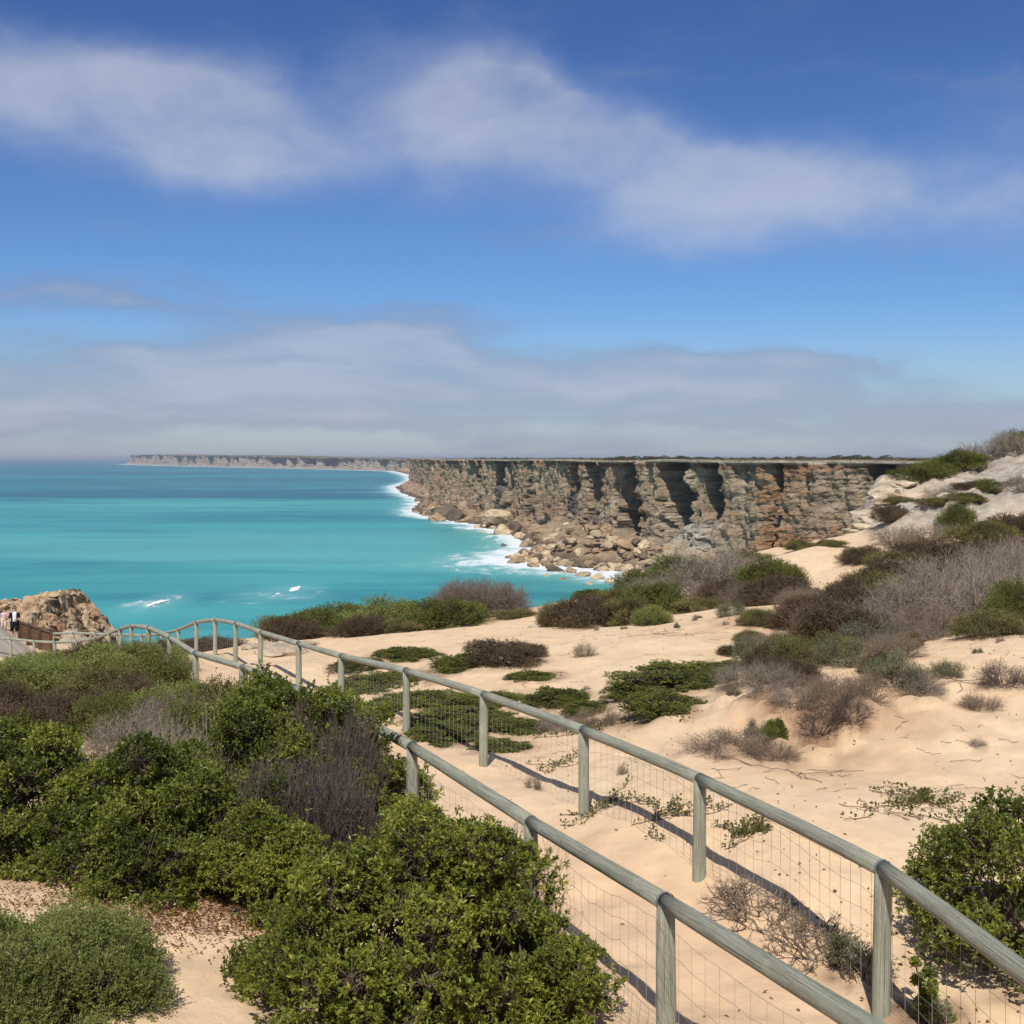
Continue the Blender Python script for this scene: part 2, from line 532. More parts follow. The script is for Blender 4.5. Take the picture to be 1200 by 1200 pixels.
def tps_fit(P, z, lam=0.004):
    n = len(P)
    d = np.linalg.norm(P[:, None] - P[None], axis=2)
    K = np.where(d > 0, d * d * np.log(np.maximum(d, 1e-9)), 0.0) + lam * n * np.eye(n)
    Q = np.hstack([np.ones((n, 1)), P])
    A = np.zeros((n + 3, n + 3))
    A[:n, :n] = K
    A[:n, n:] = Q
    A[n:, :n] = Q.T
    return np.linalg.solve(A, np.concatenate([z, np.zeros(3)]))


# distances are compressed before fitting so that near detail and far sweep get equal weight
def squash(x, y):
    w = np.log(np.maximum(y + 9.0, 1.0))
    return np.stack([x / (np.maximum(y, -4) + 9.0) * 2.2, w], -1)


CPs = squash(CP[:, 0], CP[:, 1])
TPS = tps_fit(CPs, CP[:, 2], 0.00002)
EDGE = np.array([(-400, 78), (-60, 78), (-36, 80), (-29, 78), (-24, 66), (-16, 60), (-9, 58), (-4, 55), (0, 51), (4, 54), (8, 57),
                 (12, 59), (17, 60), (19.5, 64), (22, 73), (25, 82), (31, 95), (45, 130), (70, 195), (85, 240), (90, 400)], float)


def ground(x, y, detail=True):
    x = np.atleast_1d(np.asarray(x, float))
    y = np.atleast_1d(np.asarray(y, float))
    out = np.empty(len(x))
    for s in range(0, len(x), 20000):
        q = squash(x[s:s + 20000], y[s:s + 20000])
        d = np.linalg.norm(q[:, None] - CPs[None], axis=2)
        K = np.where(d > 0, d * d * np.log(np.maximum(d, 1e-9)), 0.0)
        out[s:s + 20000] = K @ TPS[:len(CPs)] + TPS[-3] + q @ TPS[-2:]
    r = rock_mask(x, y)
    pth = path_mask(x, y)
    if detail:
        P = np.stack([x, y, 0 * x], -1)
        amp = 0.35 + 0.65 * sstep(y, 10, 30)
        out += fbm(P * 0.28, 4) * 0.30 * amp * (1 - pth)
        bank = np.exp(-((x - 4.2) / 1.6) ** 2 - ((y - 15.8) / 1.6) ** 2) + np.exp(-((x - 3.2) / 1.0) ** 2 - ((y - 16.8) / 1.2) ** 2)
        out += np.clip(bank, 0, 1) * (np.abs(fbm(P * 1.3 + 70, 4, 0.6)) * 0.55 - 0.05)
        out += fbm(P * 1.4 + 5, 3) * (0.035 + 0.02 * pth)
        out -= sstep(fbm(P * 2.6 + 15, 2), 0.18, 0.42) * 0.030 * sstep(-y, -32, -26)
        rb = fbm(P * 0.38 + 31, 4, 0.6)
        out += r * (np.round(rb * 5) / 5 * 0.75 + fbm(P * 1.1 + 3, 4, 0.6) * 0.40)
    ye = np.interp(x, EDGE[:, 0], EDGE[:, 1]) + fbm(np.stack([x * 0.3, 0 * x, 0 * x], -1), 3) * 2.0
    over = np.maximum(y - ye, 0)
    out = np.where(over > 0, out - over * 2.4 - np.minimum(over, 1) * 0.5, out)
    return np.maximum(out, -66.0) + E


def rock_mask(x, y):
    px = x / np.maximum(y, 1) * 1380 + 600
    n = fbm(np.stack([x * 0.12, y * 0.12, 0 * x + 9], -1), 3)
    a = sstep(y, 50, 58) * sstep(x, 16.5, 20) * sstep(n, -0.45, -0.15)
    b = sstep(y, 52, 60) * sstep(-x, 23, 27)
    return np.clip(a + b, 0, 1)


NR = np.array(NEAR_RAIL)
FR = np.array(FAR_RAIL)


def path_mask(x, y):
    xl = np.interp(y, NR[:, 1], NR[:, 0])
    xr = np.interp(y, FR[:, 1], FR[:, 0])
    return sstep(x, xl - 0.3, xl + 0.3) * sstep(-x, -xr - 0.3, -xr + 0.3) * sstep(y, 3, 5) * sstep(-y, -58, -54)


def gz(x, y):
    return float(ground(np.array([x]), np.array([y]))[0])


LITTER = []          # (x, y, r) brown litter under shrubs, filled by the planting list below


def build_ground():
    w = np.exp(np.linspace(math.log(2.2), math.log(240.0), 440))
    u = np.concatenate([np.linspace(-1.1, -0.5, 50)[:-1], np.linspace(-0.5, 0.5, 300), np.linspace(0.5, 1.1, 50)[1:]])
    Y = (w - 6.0)[:, None] + 0 * u[None]
    X = u[None] * w[:, None] * (1.0 + 4.0 * np.exp(-w / 3.0))[:, None]
    x, y = X.ravel(), Y.ravel()
    z = ground(x, y)
    # colours: pale peach sand, pinker trodden path, grey-cream limestone, brown litter below the shrubs
    P = np.stack([x, y, z], -1)
    sand = np.array([0.72, 0.540, 0.340])
    path = np.array([0.70, 0.510, 0.325])
    rock = np.array([0.50, 0.455, 0.375])
    lit = np.array([0.17, 0.10, 0.060])
    c = np.repeat(sand[None], len(x), 0)
    pm = path_mask(x, y)[:, None]
    c = c * (1 - pm) + path * pm
    n = fbm(P * 0.5, 4)
    r = (rock_mask(x, y) * sstep(n, -0.6, 0.1))[:, None]
    c = c * (1 - r) + (rock * (1 + 0.25 * fbm(P * 2.2, 3))[:, None]) * r
    lm = np.zeros(len(x))
    for (lx, ly, lr) in LITTER:
        d = np.hypot(x - lx, y - ly) / lr
        lm = np.maximum(lm, sstep(-d, -1.15, -0.55))
    lm = lm * sstep(fbm(P * 3.0 + 4, 4, 0.65), -0.35, 0.30)
    lm = (lm * 0.85)[:, None]
    c = c * (1 - lm) + lit * lm
    soil = np.clip(np.exp(-((x - 4.2) / 1.8) ** 2 - ((y - 15.6) / 1.7) ** 2) + 0.8 * np.exp(-((x - 6.2) / 2.0) ** 2 - ((y - 31) / 3.0) ** 2), 0, 1) * sstep(fbm(P * 1.6 + 40, 4, 0.6), -0.35, 0.35)
    soil = (soil * 0.75)[:, None]
    c = c * (1 - soil) + np.array([0.36, 0.215, 0.125]) * soil
    far = sstep(y, 80, 110)[:, None]
    c = c * (1 - far) + np.array([0.20, 0.17, 0.10]) * far
    me = mesh_np('ground', P, grid_faces(len(w), len(u)), M_SAND, c, True)
    at = me.attributes.new('rock', 'FLOAT', 'POINT')
    at.data.foreach_set('value', r[:, 0].astype(np.float32))
    tag(obj('ground', me), 'pale peach sand dunes and limestone slope along the coast', kind='structure')


# ------------------------------------------------------------------ sea cliffs
COAST = np.array([  # x, y of the cliff top edge, talus width, talus height
    (45, 105, 15, 10), (66, 150, 15, 10), (92, 220, 15, 12), (122, 290, 18, 12), (152, 370, 20, 14), (177, 440, 22, 15), (178, 482, 24, 16), (159, 508, 25, 17),
    (136, 530, 14, 12), (113, 558, 11, 12), (96, 592, 10, 12), (79, 645, 30, 17), (66, 700, 58, 23), (57, 760, 34, 20), (40, 840, 24, 17), (12, 960, 17, 14),
    (-25, 1110, 15, 14), (-62, 1215, 16, 15), (-88, 1300, 10, 12), (-92, 1420, 20, 15), (-102, 1650, 20, 15), (-164, 2050, 22, 16),
    (-214, 2500, 24, 16), (-214, 2720, 30, 16), (-230, 3200, 30, 16), (-330, 4300, 40, 18), (-520, 5600, 40, 18)], float)
FARC = np.array([(-470, 5300, 14, 12, 50), (-640, 5750, 16, 12, 56), (-1100, 6600, 20, 14, 60), (-1750, 7700, 20, 15, 74), (-2400, 8900, 20, 16, 78), (-3150, 10300, 20, 18, 90),
                 (-3600, 11300, 25, 20, 86), (-3830, 11900, 40, 26, 94), (-3600, 12700, 30, 20, 94), (-3200, 14000, 30, 20, 92)], float)
SHORE = []


def coast_path(C, stepf):
    seg = np.linalg.norm(np.diff(C[:, :2], axis=0), axis=1)
    s = np.concatenate([[0], np.cumsum(seg)])
    t = [0.0]
    while t[-1] < s[-1]:
        yy = np.interp(t[-1], s, C[:, 1])
        t.append(t[-1] + stepf(yy))
    t = np.array(t[:-1])
    # Catmull-Rom through the points
    out = np.empty((len(t), C.shape[1]))
    k = np.clip(np.searchsorted(s, t, side='right') - 1, 0, len(C) - 2)
    f = ((t - s[k]) / seg[k])[:, None]
    p0, p1, p2, p3 = C[np.maximum(k - 1, 0)], C[k], C[k + 1], C[np.minimum(k + 2, len(C) - 1)]
    out = 0.5 * (2 * p1 + (p2 - p0) * f + (2 * p0 - 5 * p1 + 4 * p2 - p3) * f * f + (3 * p1 - p0 - 3 * p2 + p3) * f ** 3)
    return t, out


def cliff(name, C, stepf, top, label, zrows, amp, seed, inland, fine=True):
    t, Q = coast_path(C, stepf)
    d = np.gradient(Q[:, :2], axis=0)
    # smooth the tangent
    ker = np.ones(9) / 9
    d = np.stack([np.convolve(np.pad(d[:, i], 4, 'edge'), ker, 'valid') for i in (0, 1)], -1)
    d = unit(d)
    nrm = np.stack([-d[:, 1], d[:, 0]], -1)              # seaward (coast runs away from us with the sea on its left)
    ns = len(t)
    T, Ht = Q[:, 2], Q[:, 3]
    topz = (top if C.shape[1] < 5 else Q[:, 4]) + fbm(np.stack([t * 0.012, 0 * t, 0 * t + seed], -1), 3) * (0.8 if fine else 5.0)
    nv = len(zrows)
    zr = np.asarray(zrows)[None]                          # 1 = top .. 0 = sea .. below
    Z = np.where(zr > 0, zr * topz[:, None], zr * 6.0)
    S = np.repeat(t[:, None], nv, 1)
    hb = fbm(np.stack([t * 0.022, 0 * t, 0 * t + seed + 40], -1), 3)
    # broad buttresses and alcoves
    def nz(ls, lz, k, octv, gain=0.5, warp=None):
        ss = S if warp is None else S + warp
        return fbm(np.stack([ss / (ls * amp), Z / (lz * amp), 0 * S + seed + k], -1).reshape(-1, 3), octv, gain).reshape(ns, nv)
    b2 = nz(13, 26, 7, 3)
    b3 = nz(4.2, 4.5, 13, 4, 0.6)
    b4 = nz(26, 1.9, 23, 4, 0.6)
    calm = (sstep(-Q[:, 1], -575, -545) * sstep(Q[:, 1], 360, 400))[:, None]
    brg = 600 + 1380 * Q[:, 0:1] / Q[:, 1:2] + (b2 * 7.0 + b3 * 5.0)          # bearing along the wall, edges roughened
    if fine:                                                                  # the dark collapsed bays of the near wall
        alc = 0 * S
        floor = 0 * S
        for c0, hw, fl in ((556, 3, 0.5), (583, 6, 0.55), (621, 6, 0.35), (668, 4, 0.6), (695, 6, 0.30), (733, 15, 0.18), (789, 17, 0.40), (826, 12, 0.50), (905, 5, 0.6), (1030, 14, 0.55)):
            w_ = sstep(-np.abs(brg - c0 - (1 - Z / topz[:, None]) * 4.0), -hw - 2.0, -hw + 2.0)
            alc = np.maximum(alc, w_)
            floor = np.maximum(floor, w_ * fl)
    else:
        alc = sstep(nz(34, 260, 0, 2, 0.5, b2 * 7.0 * amp), 0.05, 0.3)
    flute = nz(8.0, 70, 61, 3, 0.6)
    alc2 = sstep(nz(11, 40, 31, 2, 0.5, b3 * 2.0 * amp), 0.16, 0.34)
    blk = np.round(nz(6.0, 5.0, 17, 3, 0.6) * 4.0) / 4.0
    up = Z / topz[:, None]
    below = sstep(-up, -0.985, -0.965)                    # 0 in the cap rock, 1 beneath it
    foot = 0.28 + 0.26 * fbm(np.stack([t * 0.03 / amp, 0 * t, 0 * t + seed + 90], -1), 2)[:, None]
    if fine:
        foot = np.where(floor > 0.05, floor, foot) + b2 * 0.10
    deep = 1 - 0.8 * sstep(-up, -foot - 0.08, -foot + 0.05)
    hts = np.maximum(Ht * 0.80 + hb * 13.0, 5)[:, None] + b2 * 5.0
    tal = np.clip(1 - Z / np.maximum(hts, 3), 0, 1.6)      # 0 above the talus, 1 at the sea
    o = -(alc * (17.0 if fine else 9.0) + alc2 * 3.0) * amp * below * deep * (1 - 0.7 * np.clip(tal, 0, 1))
    o += (b2 * 5.0 + b3 * 3.0 + blk * (0.8 + 1.2 * calm) + flute * 2.6 * (1 - 0.3 * calm)) * amp * below + b4 * (0.9 + 0.7 * calm) * amp * below
    o += -1.5 * amp * below + 3.2 * amp * sstep(-up, -0.9, -0.15) * (1 - 0.8 * alc)
    o += T[:, None] * tal ** 1.35 + tal.clip(0, 1) * (np.abs(b3) * 8.5 + b2 * 4.0 + blk * 5.0)
    o += (1 - below) * (fbm(np.stack([S / 7.0, Z * 0, 0 * S + seed + 3], -1).reshape(-1, 3), 5, 0.6).reshape(ns, nv) * 3.0 * min(amp, 2))
    X = Q[:, 0:1] + nrm[:, 0:1] * o
    Yy = Q[:, 1:2] + nrm[:, 1:2] * o
    # shoreline used for surf
    j = int(np.argmin(np.abs(np.asarray(zrows) - 0.0)))
    SHORE.append(np.stack([X[:, j], Yy[:, j]], -1))
    # rock colours: cream cap, rust and tan beds, weathered grey that also paints the bays' shade, dark wet feet
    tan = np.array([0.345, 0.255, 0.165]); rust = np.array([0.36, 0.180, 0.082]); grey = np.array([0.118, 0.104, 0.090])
    cream = np.array([0.48, 0.40, 0.30]); wet = np.array([0.115, 0.082, 0.052]); rubble = np.array([0.42, 0.305, 0.185])
    PC = np.stack([X, Yy, Z * 1.3], -1).reshape(-1, 3)
    nc = fbm(PC / 30.0 + 3, 4).reshape(ns, nv)
    nd = fbm(PC / 7.0 + 11, 4).reshape(ns, nv)
    ne = fbm(PC / 3.0 + 51, 3).reshape(ns, nv)
    c = np.repeat(np.repeat(tan[None, None], ns, 0), nv, 1)
    def blend(c, k, w): return c * (1 - w[..., None]) + k * w[..., None]
    near = (sstep(-Q[:, 1], -600, -540) * sstep(Q[:, 1], 380, 420))[:, None]   # the wall at the head of the bay is fresher and redder
    c = blend(c, rust, sstep(nc + b4 * 0.6, -0.1, 0.5) * (0.40 + 0.45 * near))
    c = blend(c, np.array([0.55, 0.45, 0.32]), sstep(nd - nc * 0.6, 0.15, 0.6) * 0.6)
    c = blend(c, grey, sstep(alc * 1.05 + alc2 * 0.35 + nd * 0.45 + flute * 0.35 - 0.25 * near, 0.42, 0.85) * 0.92 * sstep(-tal, -0.35, 0.0))  # painted dark grey carries the overhang shade further down the bay walls
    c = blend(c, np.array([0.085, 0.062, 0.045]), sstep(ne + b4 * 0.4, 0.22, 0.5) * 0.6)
    pale = np.exp(-((brg - 806) / 36.0) ** 2) * sstep(-up, -0.56, -0.38) if fine else 0 * S
    c = blend(c, np.array([0.50, 0.43, 0.33]), pale * sstep(nd, -0.7, -0.1) * 0.95)
    c = blend(c, rubble, sstep(tal, 0.02, 0.25) * sstep(nd, -0.4, 0.25) * 0.85)
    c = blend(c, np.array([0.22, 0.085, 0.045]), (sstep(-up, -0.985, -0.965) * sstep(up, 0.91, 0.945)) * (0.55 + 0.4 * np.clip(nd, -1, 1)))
    c = blend(c, cream, 1 - below)
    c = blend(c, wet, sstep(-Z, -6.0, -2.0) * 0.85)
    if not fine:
        c = c * 0.45 + np.array([0.30, 0.275, 0.25]) * 0.55  # far rock paled towards grey: distance haze painted into its colour
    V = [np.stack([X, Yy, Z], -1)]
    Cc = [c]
    # the plateau behind the edge: rows stepping inland
    scrub = np.array([0.16, 0.13, 0.075])
    rows = []
    crow = []
    for dd in inland:
        xx = Q[:, 0] - nrm[:, 0] * dd
        yy = Q[:, 1] - nrm[:, 1] * dd
        zz = topz + min(dd, 400) * 0.004 + fbm(np.stack([xx / 40, yy / 40, 0 * xx], -1), 3) * 0.7
        rows.append(np.stack([xx, yy, zz], -1))
        w = sstep(fbm(np.stack([xx / 12, yy / 12, 0 * xx], -1), 3) + dd / 40.0, -0.2, 0.6)[:, None]
        crow.append(np.array([0.46, 0.36, 0.24]) * (1 - w) + scrub * w)
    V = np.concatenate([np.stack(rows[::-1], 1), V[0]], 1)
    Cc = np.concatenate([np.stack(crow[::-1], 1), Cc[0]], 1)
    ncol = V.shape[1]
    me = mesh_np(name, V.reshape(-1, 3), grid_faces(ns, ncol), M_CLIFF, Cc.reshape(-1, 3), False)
    o_ = obj(name, me)
    tag(o_, label, kind='structure')
    return t, Q, nrm, topz


def build_cliffs():
    zr = np.concatenate([[1.0, 0.985, 0.970, 0.962], np.linspace(0.95, 0.0, 92), [-0.3, -1.0]])
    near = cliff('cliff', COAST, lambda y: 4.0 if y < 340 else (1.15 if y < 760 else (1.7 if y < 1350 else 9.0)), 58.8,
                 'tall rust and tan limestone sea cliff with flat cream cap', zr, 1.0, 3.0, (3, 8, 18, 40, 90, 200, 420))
    zr2 = np.concatenate([[1.0, 0.97], np.linspace(0.93, 0.0, 20), [-0.5, -1.0]])
    cliff('distant_cliff', FARC, lambda y: 22.0, 82.0, 'low pale line of cliffs running out along the far coast', zr2, 3.2, 9.0,
          (30, 90, 200, 400), False)
    return near


def build_sea():
    SH = np.concatenate([SHORE[0][::2], SHORE[1]])
    w = np.exp(np.linspace(math.log(55.0), math.log(70000.0), 520))
    u = np.concatenate([np.linspace(-1.6, -0.47, 40)[:-1], np.linspace(-0.47, 0.14, 330), np.linspace(0.14, 0.9, 40)[1:]])
    X = (u[None] * w[:, None]).ravel()
    Y = (w[:, None] + 0 * u[None]).ravel()
    dmin = np.full(len(X), 1e9)
    act = (Y > 300) & (Y < 14000) & (X > -5500) & (X < 400)
    idx = np.nonzero(act)[0]
    for s in range(0, len(idx), 4000):
        k = idx[s:s + 4000]
        d = (X[k][:, None] - SH[None, :, 0]) ** 2 + (Y[k][:, None] - SH[None, :, 1]) ** 2
        dmin[k] = np.sqrt(d.min(1))
    # surf is widest off the boulder spit and narrow under sheer walls; far along the coast it is a thin bright line
    wid = 20.0 + 0.008 * np.maximum(Y - 1500, 0) + 26 * np.exp(-((Y - 640) / 120.0) ** 2)
    foam = np.exp(-(dmin / wid) ** 1.3)
    for px, py, sx_, sy_ in ((184, 707, 14, 45), (321, 698, 24, 30), (345, 690, 16, 25), (156, 708, 6, 20)):     # lace of foam round the breakers
        yb = E * 1380 / (py - 537)
        xb = (px - 600) / 1380 * yb
        foam = np.maximum(foam, 0.34 * np.exp(-((X - xb) / sx_) ** 2 - ((Y - yb) / sy_) ** 2))
    me = mesh_np('sea', np.stack([X, Y, 0 * X], -1), grid_faces(len(w), len(u)), M_SEA, None, True)
    a = me.attributes.new('foam', 'FLOAT', 'POINT')
    a.data.foreach_set('value', foam.astype(np.float32))
    tag(obj('sea', me), 'turquoise sea darkening to deep blue towards the horizon', kind='structure')


# ------------------------------------------------------------------ boulders, stones
def rock_mesh(name, seed, col, mat, sub=3, amp=0.38, flat=1.0, cuts=8):
    bm = bmesh.new()
    bmesh.ops.create_icosphere(bm, subdivisions=sub, radius=1.0)
    V = np.array([v.co[:] for v in bm.verts])
    Fc = np.array([[v.index for v in f.verts] for f in bm.faces])
    bm.free()
    n = fbm(V * 1.1 + seed * 7.7, 3)
    n2 = fbm(V * 3.1 + seed * 3.3, 3)
    # blocky: pull towards a few random planes
    rng = np.random.default_rng(seed)
    for _ in range(cuts):
        a = unit(rng.normal(size=3))
        h = rng.uniform(0.52, 0.86)
        dd = V @ a
        V = V - np.where(dd > h, dd - h, 0)[:, None] * a * 0.85
    V = V * (1 + amp * n + 0.22 * n2)[:, None]
    V[:, 2] *= flat
    c = np.array(col)[None] * (1 + 0.35 * fbm(V * 1.8 + seed, 3))[:, None]
    dark = sstep(-V[:, 2], 0.1, 0.8)[:, None] * 0.4
    return mesh_np(name, V, Fc, mat, c, False)


# ------------------------------------------------------------------ plants
def leaves_geo(B, D, L, Wd, rng, fold=0.25):
    """kite-shaped leaves: base points B, directions D, lengths L, widths Wd"""
    n = len(B)
    up = rand_dir(n, rng)
    up = unit(np.array([0, 0, 1.0])[None] * 1.0 + up * 0.75)
    side = unit(np.cross(D, up) + 1e-6)
    nor = unit(np.cross(side, D))
    L = L[:, None]
    Wd = Wd[:, None]
    v0 = B
    v1 = B + D * L * 0.60 + side * Wd * 0.5 + nor * Wd * fold
    v2 = B + D * L - nor * L * 0.08
    v3 = B + D * L * 0.60 - side * Wd * 0.5 + nor * Wd * fold
    V = np.stack([v0, v1, v2, v3], 1).reshape(-1, 3)
    Fc = np.arange(n * 4).reshape(n, 4)
    return V, Fc


def tubes_geo(A, B, ra, rb, base=0):
    n = len(A)
    d = unit(B - A)
    h = np.where(np.abs(d[:, 2:3]) > 0.9, np.array([[1.0, 0, 0]]), np.array([[0, 0, 1.0]]))
    s = unit(np.cross(d, h))
    q = np.cross(d, s)
    ang = np.array([0, 2.0944, 4.1888])
    ring = np.cos(ang)[None, :, None] * s[:, None] + np.sin(ang)[None, :, None] * q[:, None]
    ra = np.broadcast_to(np.asarray(ra, float), (n,))[:, None, None]
    rb = np.broadcast_to(np.asarray(rb, float), (n,))[:, None, None]
    V = np.concatenate([A[:, None] + ring * ra, B[:, None] + ring * rb], 1).reshape(-1, 3)
    k = np.arange(n)[:, None] * 6
    f = np.concatenate([k + np.array([[0, 1, 4, 3]]), k + np.array([[1, 2, 5, 4]]), k + np.array([[2, 0, 3, 5]])], 0)
    return V, f + base


def lobes_dome(rng, n, rx, ry, h, size=0.32, low=-0.05):
    """a dome made of overlapping rounded clumps; returns centres (n,3) and radii (n,)"""
    C, R = [], []
    for i in range(n):
        a = rng.uniform(0, 2 * math.pi)
        e = math.asin(rng.uniform(low, 1.0))
        k = rng.uniform(0.55, 0.88)
        r = size * rng.uniform(0.55, 1.5)
        p = np.array([math.cos(a) * math.cos(e) * rx * k, math.sin(a) * math.cos(e) * ry * k, max(math.sin(e), 0.03) * h * k])
        C.append(p)
        R.append(r * min(1.0, (rx + ry) * 0.5 if rx < 0.5 else 1.0))
    return np.array(C), np.array(R)


def shrub_meshes(name, seed, rx, ry, h, nl, lsize, nros, per, L, Wd, colA, colB, colC, mat, leafmode='rosette', gap=0.25, twigcol=(0.105, 0.075, 0.055), tw=0.0048, bare=0.0, lobe_low=-0.05):
    """foliage mesh and stem mesh of one shrub standing at the origin"""
    rng = np.random.default_rng(seed)
    C, R = lobes_dome(rng, nl, rx, ry, h, lsize, lobe_low)
    wts = R ** 2
    k = rng.choice(len(C), int(nros * 1.9), p=wts / wts.sum())
    dirs = rand_dir(len(k), rng)
    dirs[:, 2] = np.where(dirs[:, 2] < -0.35, -dirs[:, 2], dirs[:, 2])
    rad = R[k] * (1 - np.abs(rng.normal(size=len(k))) * 0.30)
    P = C[k] + dirs * rad[:, None]
    # drop shoots buried in other clumps and carve noise gaps
    ins = np.zeros(len(P), int)
    for c, r in zip(C, R):
        ins += np.linalg.norm(P - c, axis=1) < r * 0.55
    nz = fbm(P * (1.6 / lsize * 0.5) + seed, 3)
    keep = (ins < 1) & (P[:, 2] > 0.015 * h) & (nz > -0.75 + gap)
    P, dirs, k, nz = P[keep][:nros], dirs[keep][:nros], k[keep][:nros], nz[keep][:nros]
    n = len(P)
    lift = (rng.random(n) < 0.07) * rng.uniform(0.15, 0.55, n) * lsize
    P = P + unit(dirs + np.array([0, 0, 0.9])) * lift[:, None]
    tone = (rng.normal(size=len(C)) * 0.75)[k] + nz * 0.9 + rng.normal(size=n) * 0.35
    ax = unit(dirs * 0.8 + np.array([0, 0, 0.55]) + rng.normal(size=(n, 3)) * 0.25)
    B = np.repeat(P, per, 0)
    A = np.repeat(ax, per, 0)
    if leafmode == 'rosette':
        D = unit(A * rng.uniform(0.15, 1.0, (len(B), 1)) + rand_dir(len(B), rng) * 0.85)
        B = B + A * rng.uniform(-0.8, 0.25, (len(B), 1)) * L
    else:                                            # feathery: fine leaves along little shoots
        D = unit(A * 0.9 + rand_dir(len(B), rng) * 0.8)
        B = B + A * rng.uniform(-1.5, 1.5, (len(B), 1)) * L * 1.6 + rand_dir(len(B), rng) * L * 0.5
    ll = L * rng.uniform(0.65, 1.25, len(B))
    V, Fc = leaves_geo(B, D, ll, Wd * rng.uniform(0.7, 1.2, len(B)), rng)
    t = np.repeat(tone, per) + rng.normal(size=len(B)) * 0.30
    cA, cB, cC = (np.array(q)[None] for q in (colA, colB, colC))
    f1 = np.clip(0.5 + t * 0.45, 0, 1)[:, None]
    col = cA * (1 - f1) + cB * f1
    f2 = (rng.random(len(B)) < 0.05 + 0.10 * np.clip(t, 0, 1))[:, None] * 0.8
    col = col * (1 - f2) + cC * f2
    col = col * rng.uniform(0.8, 1.2, (len(B), 1))
    fol = mesh_np(name + '_foliage', V, Fc, mat, np.repeat(col, 4, 0))
    # stems: trunk bits to every clump, twigs to a share of the shoots
    roots = np.stack([rng.normal(size=len(C)) * 0.10 * rx, rng.normal(size=len(C)) * 0.10 * ry, np.full(len(C), -0.05)], -1)
    mid = roots * 0.45 + C * 0.55 + rng.normal(size=C.shape) * 0.10 * min(rx, ry)
    mid[:, 2] = roots[:, 2] * 0.55 + C[:, 2] * 0.45
    sa = [roots, mid]
    sb = [mid, C]
    r1 = [np.full(len(C), tw * 2.6), np.full(len(C), tw * 2.0)]
    r2 = [np.full(len(C), tw * 2.0), np.full(len(C), tw * 1.2)]
    m = (rng.random(n) < 0.28) | (lift > 0)
    q0 = C[k][m] + rng.normal(size=(m.sum(), 3)) * (R[k][m] * 0.12)[:, None]
    q1 = P[m]
    qm = (q0 + q1) * 0.5 + rng.normal(size=q0.shape) * (R[k][m] * 0.08)[:, None]
    for a, b_, ra_, rb_ in ((q0, qm, tw * 0.9, tw * 0.7), (qm, q1, tw * 0.7, tw * 0.35)):
        sa.append(a); sb.append(b_)
        r1.append(np.full(len(a), ra_)); r2.append(np.full(len(a), rb_))
    V2, F2 = tubes_geo(np.concatenate(sa), np.concatenate(sb), np.concatenate(r1), np.concatenate(r2))
    tc = np.repeat(np.array(twigcol)[None] * rng.uniform(0.6, 1.4, (len(V2) // 6, 1)), 6, 0)
    stem = mesh_np(name + '_stems', V2, F2, M_TWIG, tc)
    return fol, stem


def twig_mesh(name, seed, rx, ry, h, nstem, levels, colA, colB, r0=0.010, spread=0.7, budw=0.0):
    """a leafless shrub: stems that fork again and again into fine twigs"""
    rng = np.random.default_rng(seed)
    a = rng.uniform(0, 2 * math.pi, nstem)
    rr = np.sqrt(rng.random(nstem)) * 0.35
    P = np.stack([np.cos(a) * rr * rx, np.sin(a) * rr * ry, np.full(nstem, -0.03 * h)], -1)
    D = unit(np.stack([np.cos(a) * rng.uniform(0.1, 1.3, nstem), np.sin(a) * rng.uniform(0.1, 1.3, nstem), rng.uniform(0.25, 1.0, nstem)], -1))
    ln = np.full(nstem, 0.36)
    SA, SB, RA, RB = [], [], [], []
    r = r0
    sc = np.array([rx, ry, h])
    for lv in range(levels):
        Q = P + D * (ln * rng.uniform(0.6, 1.2, len(ln)))[:, None] * sc
        Q[:, 2] = np.maximum(Q[:, 2], 0.01 * h)
        SA.append(P); SB.append(Q)
        RA.append(np.full(len(P), r)); RB.append(np.full(len(P), r * 0.7))
        kids = 3 if lv < 2 else 2
        P = np.repeat(Q, kids, 0)
        D = unit(np.repeat(D, kids, 0) + rng.normal(size=(len(P), 3)) * spread * 0.6 + np.array([0, 0, 0.04]))
        ln = np.repeat(ln, kids) * 0.72
        r *= 0.66
    V, Fc = tubes_geo(np.concatenate(SA), np.concatenate(SB), np.concatenate(RA), np.concatenate(RB))
    n = len(V) // 6
    f = rng.random((n, 1))
    c = np.array(colA)[None] * (1 - f) + np.array(colB)[None] * f
    return mesh_np(name, V, Fc, M_TWIG, np.repeat(c, 6, 0))


GREEN = ((0.085, 0.110, 0.020), (0.230, 0.265, 0.044), (0.42, 0.39, 0.07))
GREEN_Y = ((0.105, 0.128, 0.020), (0.260, 0.290, 0.046), (0.46, 0.42, 0.08))
FEATH = ((0.140, 0.165, 0.045), (0.290, 0.320, 0.095), (0.37, 0.36, 0.12))
MIDG = ((0.095, 0.112, 0.028), (0.200, 0.215, 0.055), (0.28, 0.26, 0.08))
OLIVE = ((0.125, 0.115, 0.045), (0.260, 0.230, 0.085), (0.35, 0.29, 0.10))
BROWN = ((0.088, 0.062, 0.040), (0.190, 0.132, 0.080), (0.23, 0.17, 0.09))
SAGE = ((0.140, 0.145, 0.085), (0.260, 0.260, 0.160), (0.32, 0.30, 0.19))
MATG = ((0.080, 0.098, 0.022), (0.195, 0.215, 0.048), (0.31, 0.28, 0.07))
GREYT = ((0.125, 0.100, 0.075), (0.335, 0.275, 0.205))
DARKT = ((0.045, 0.034, 0.029), (0.130, 0.100, 0.082))
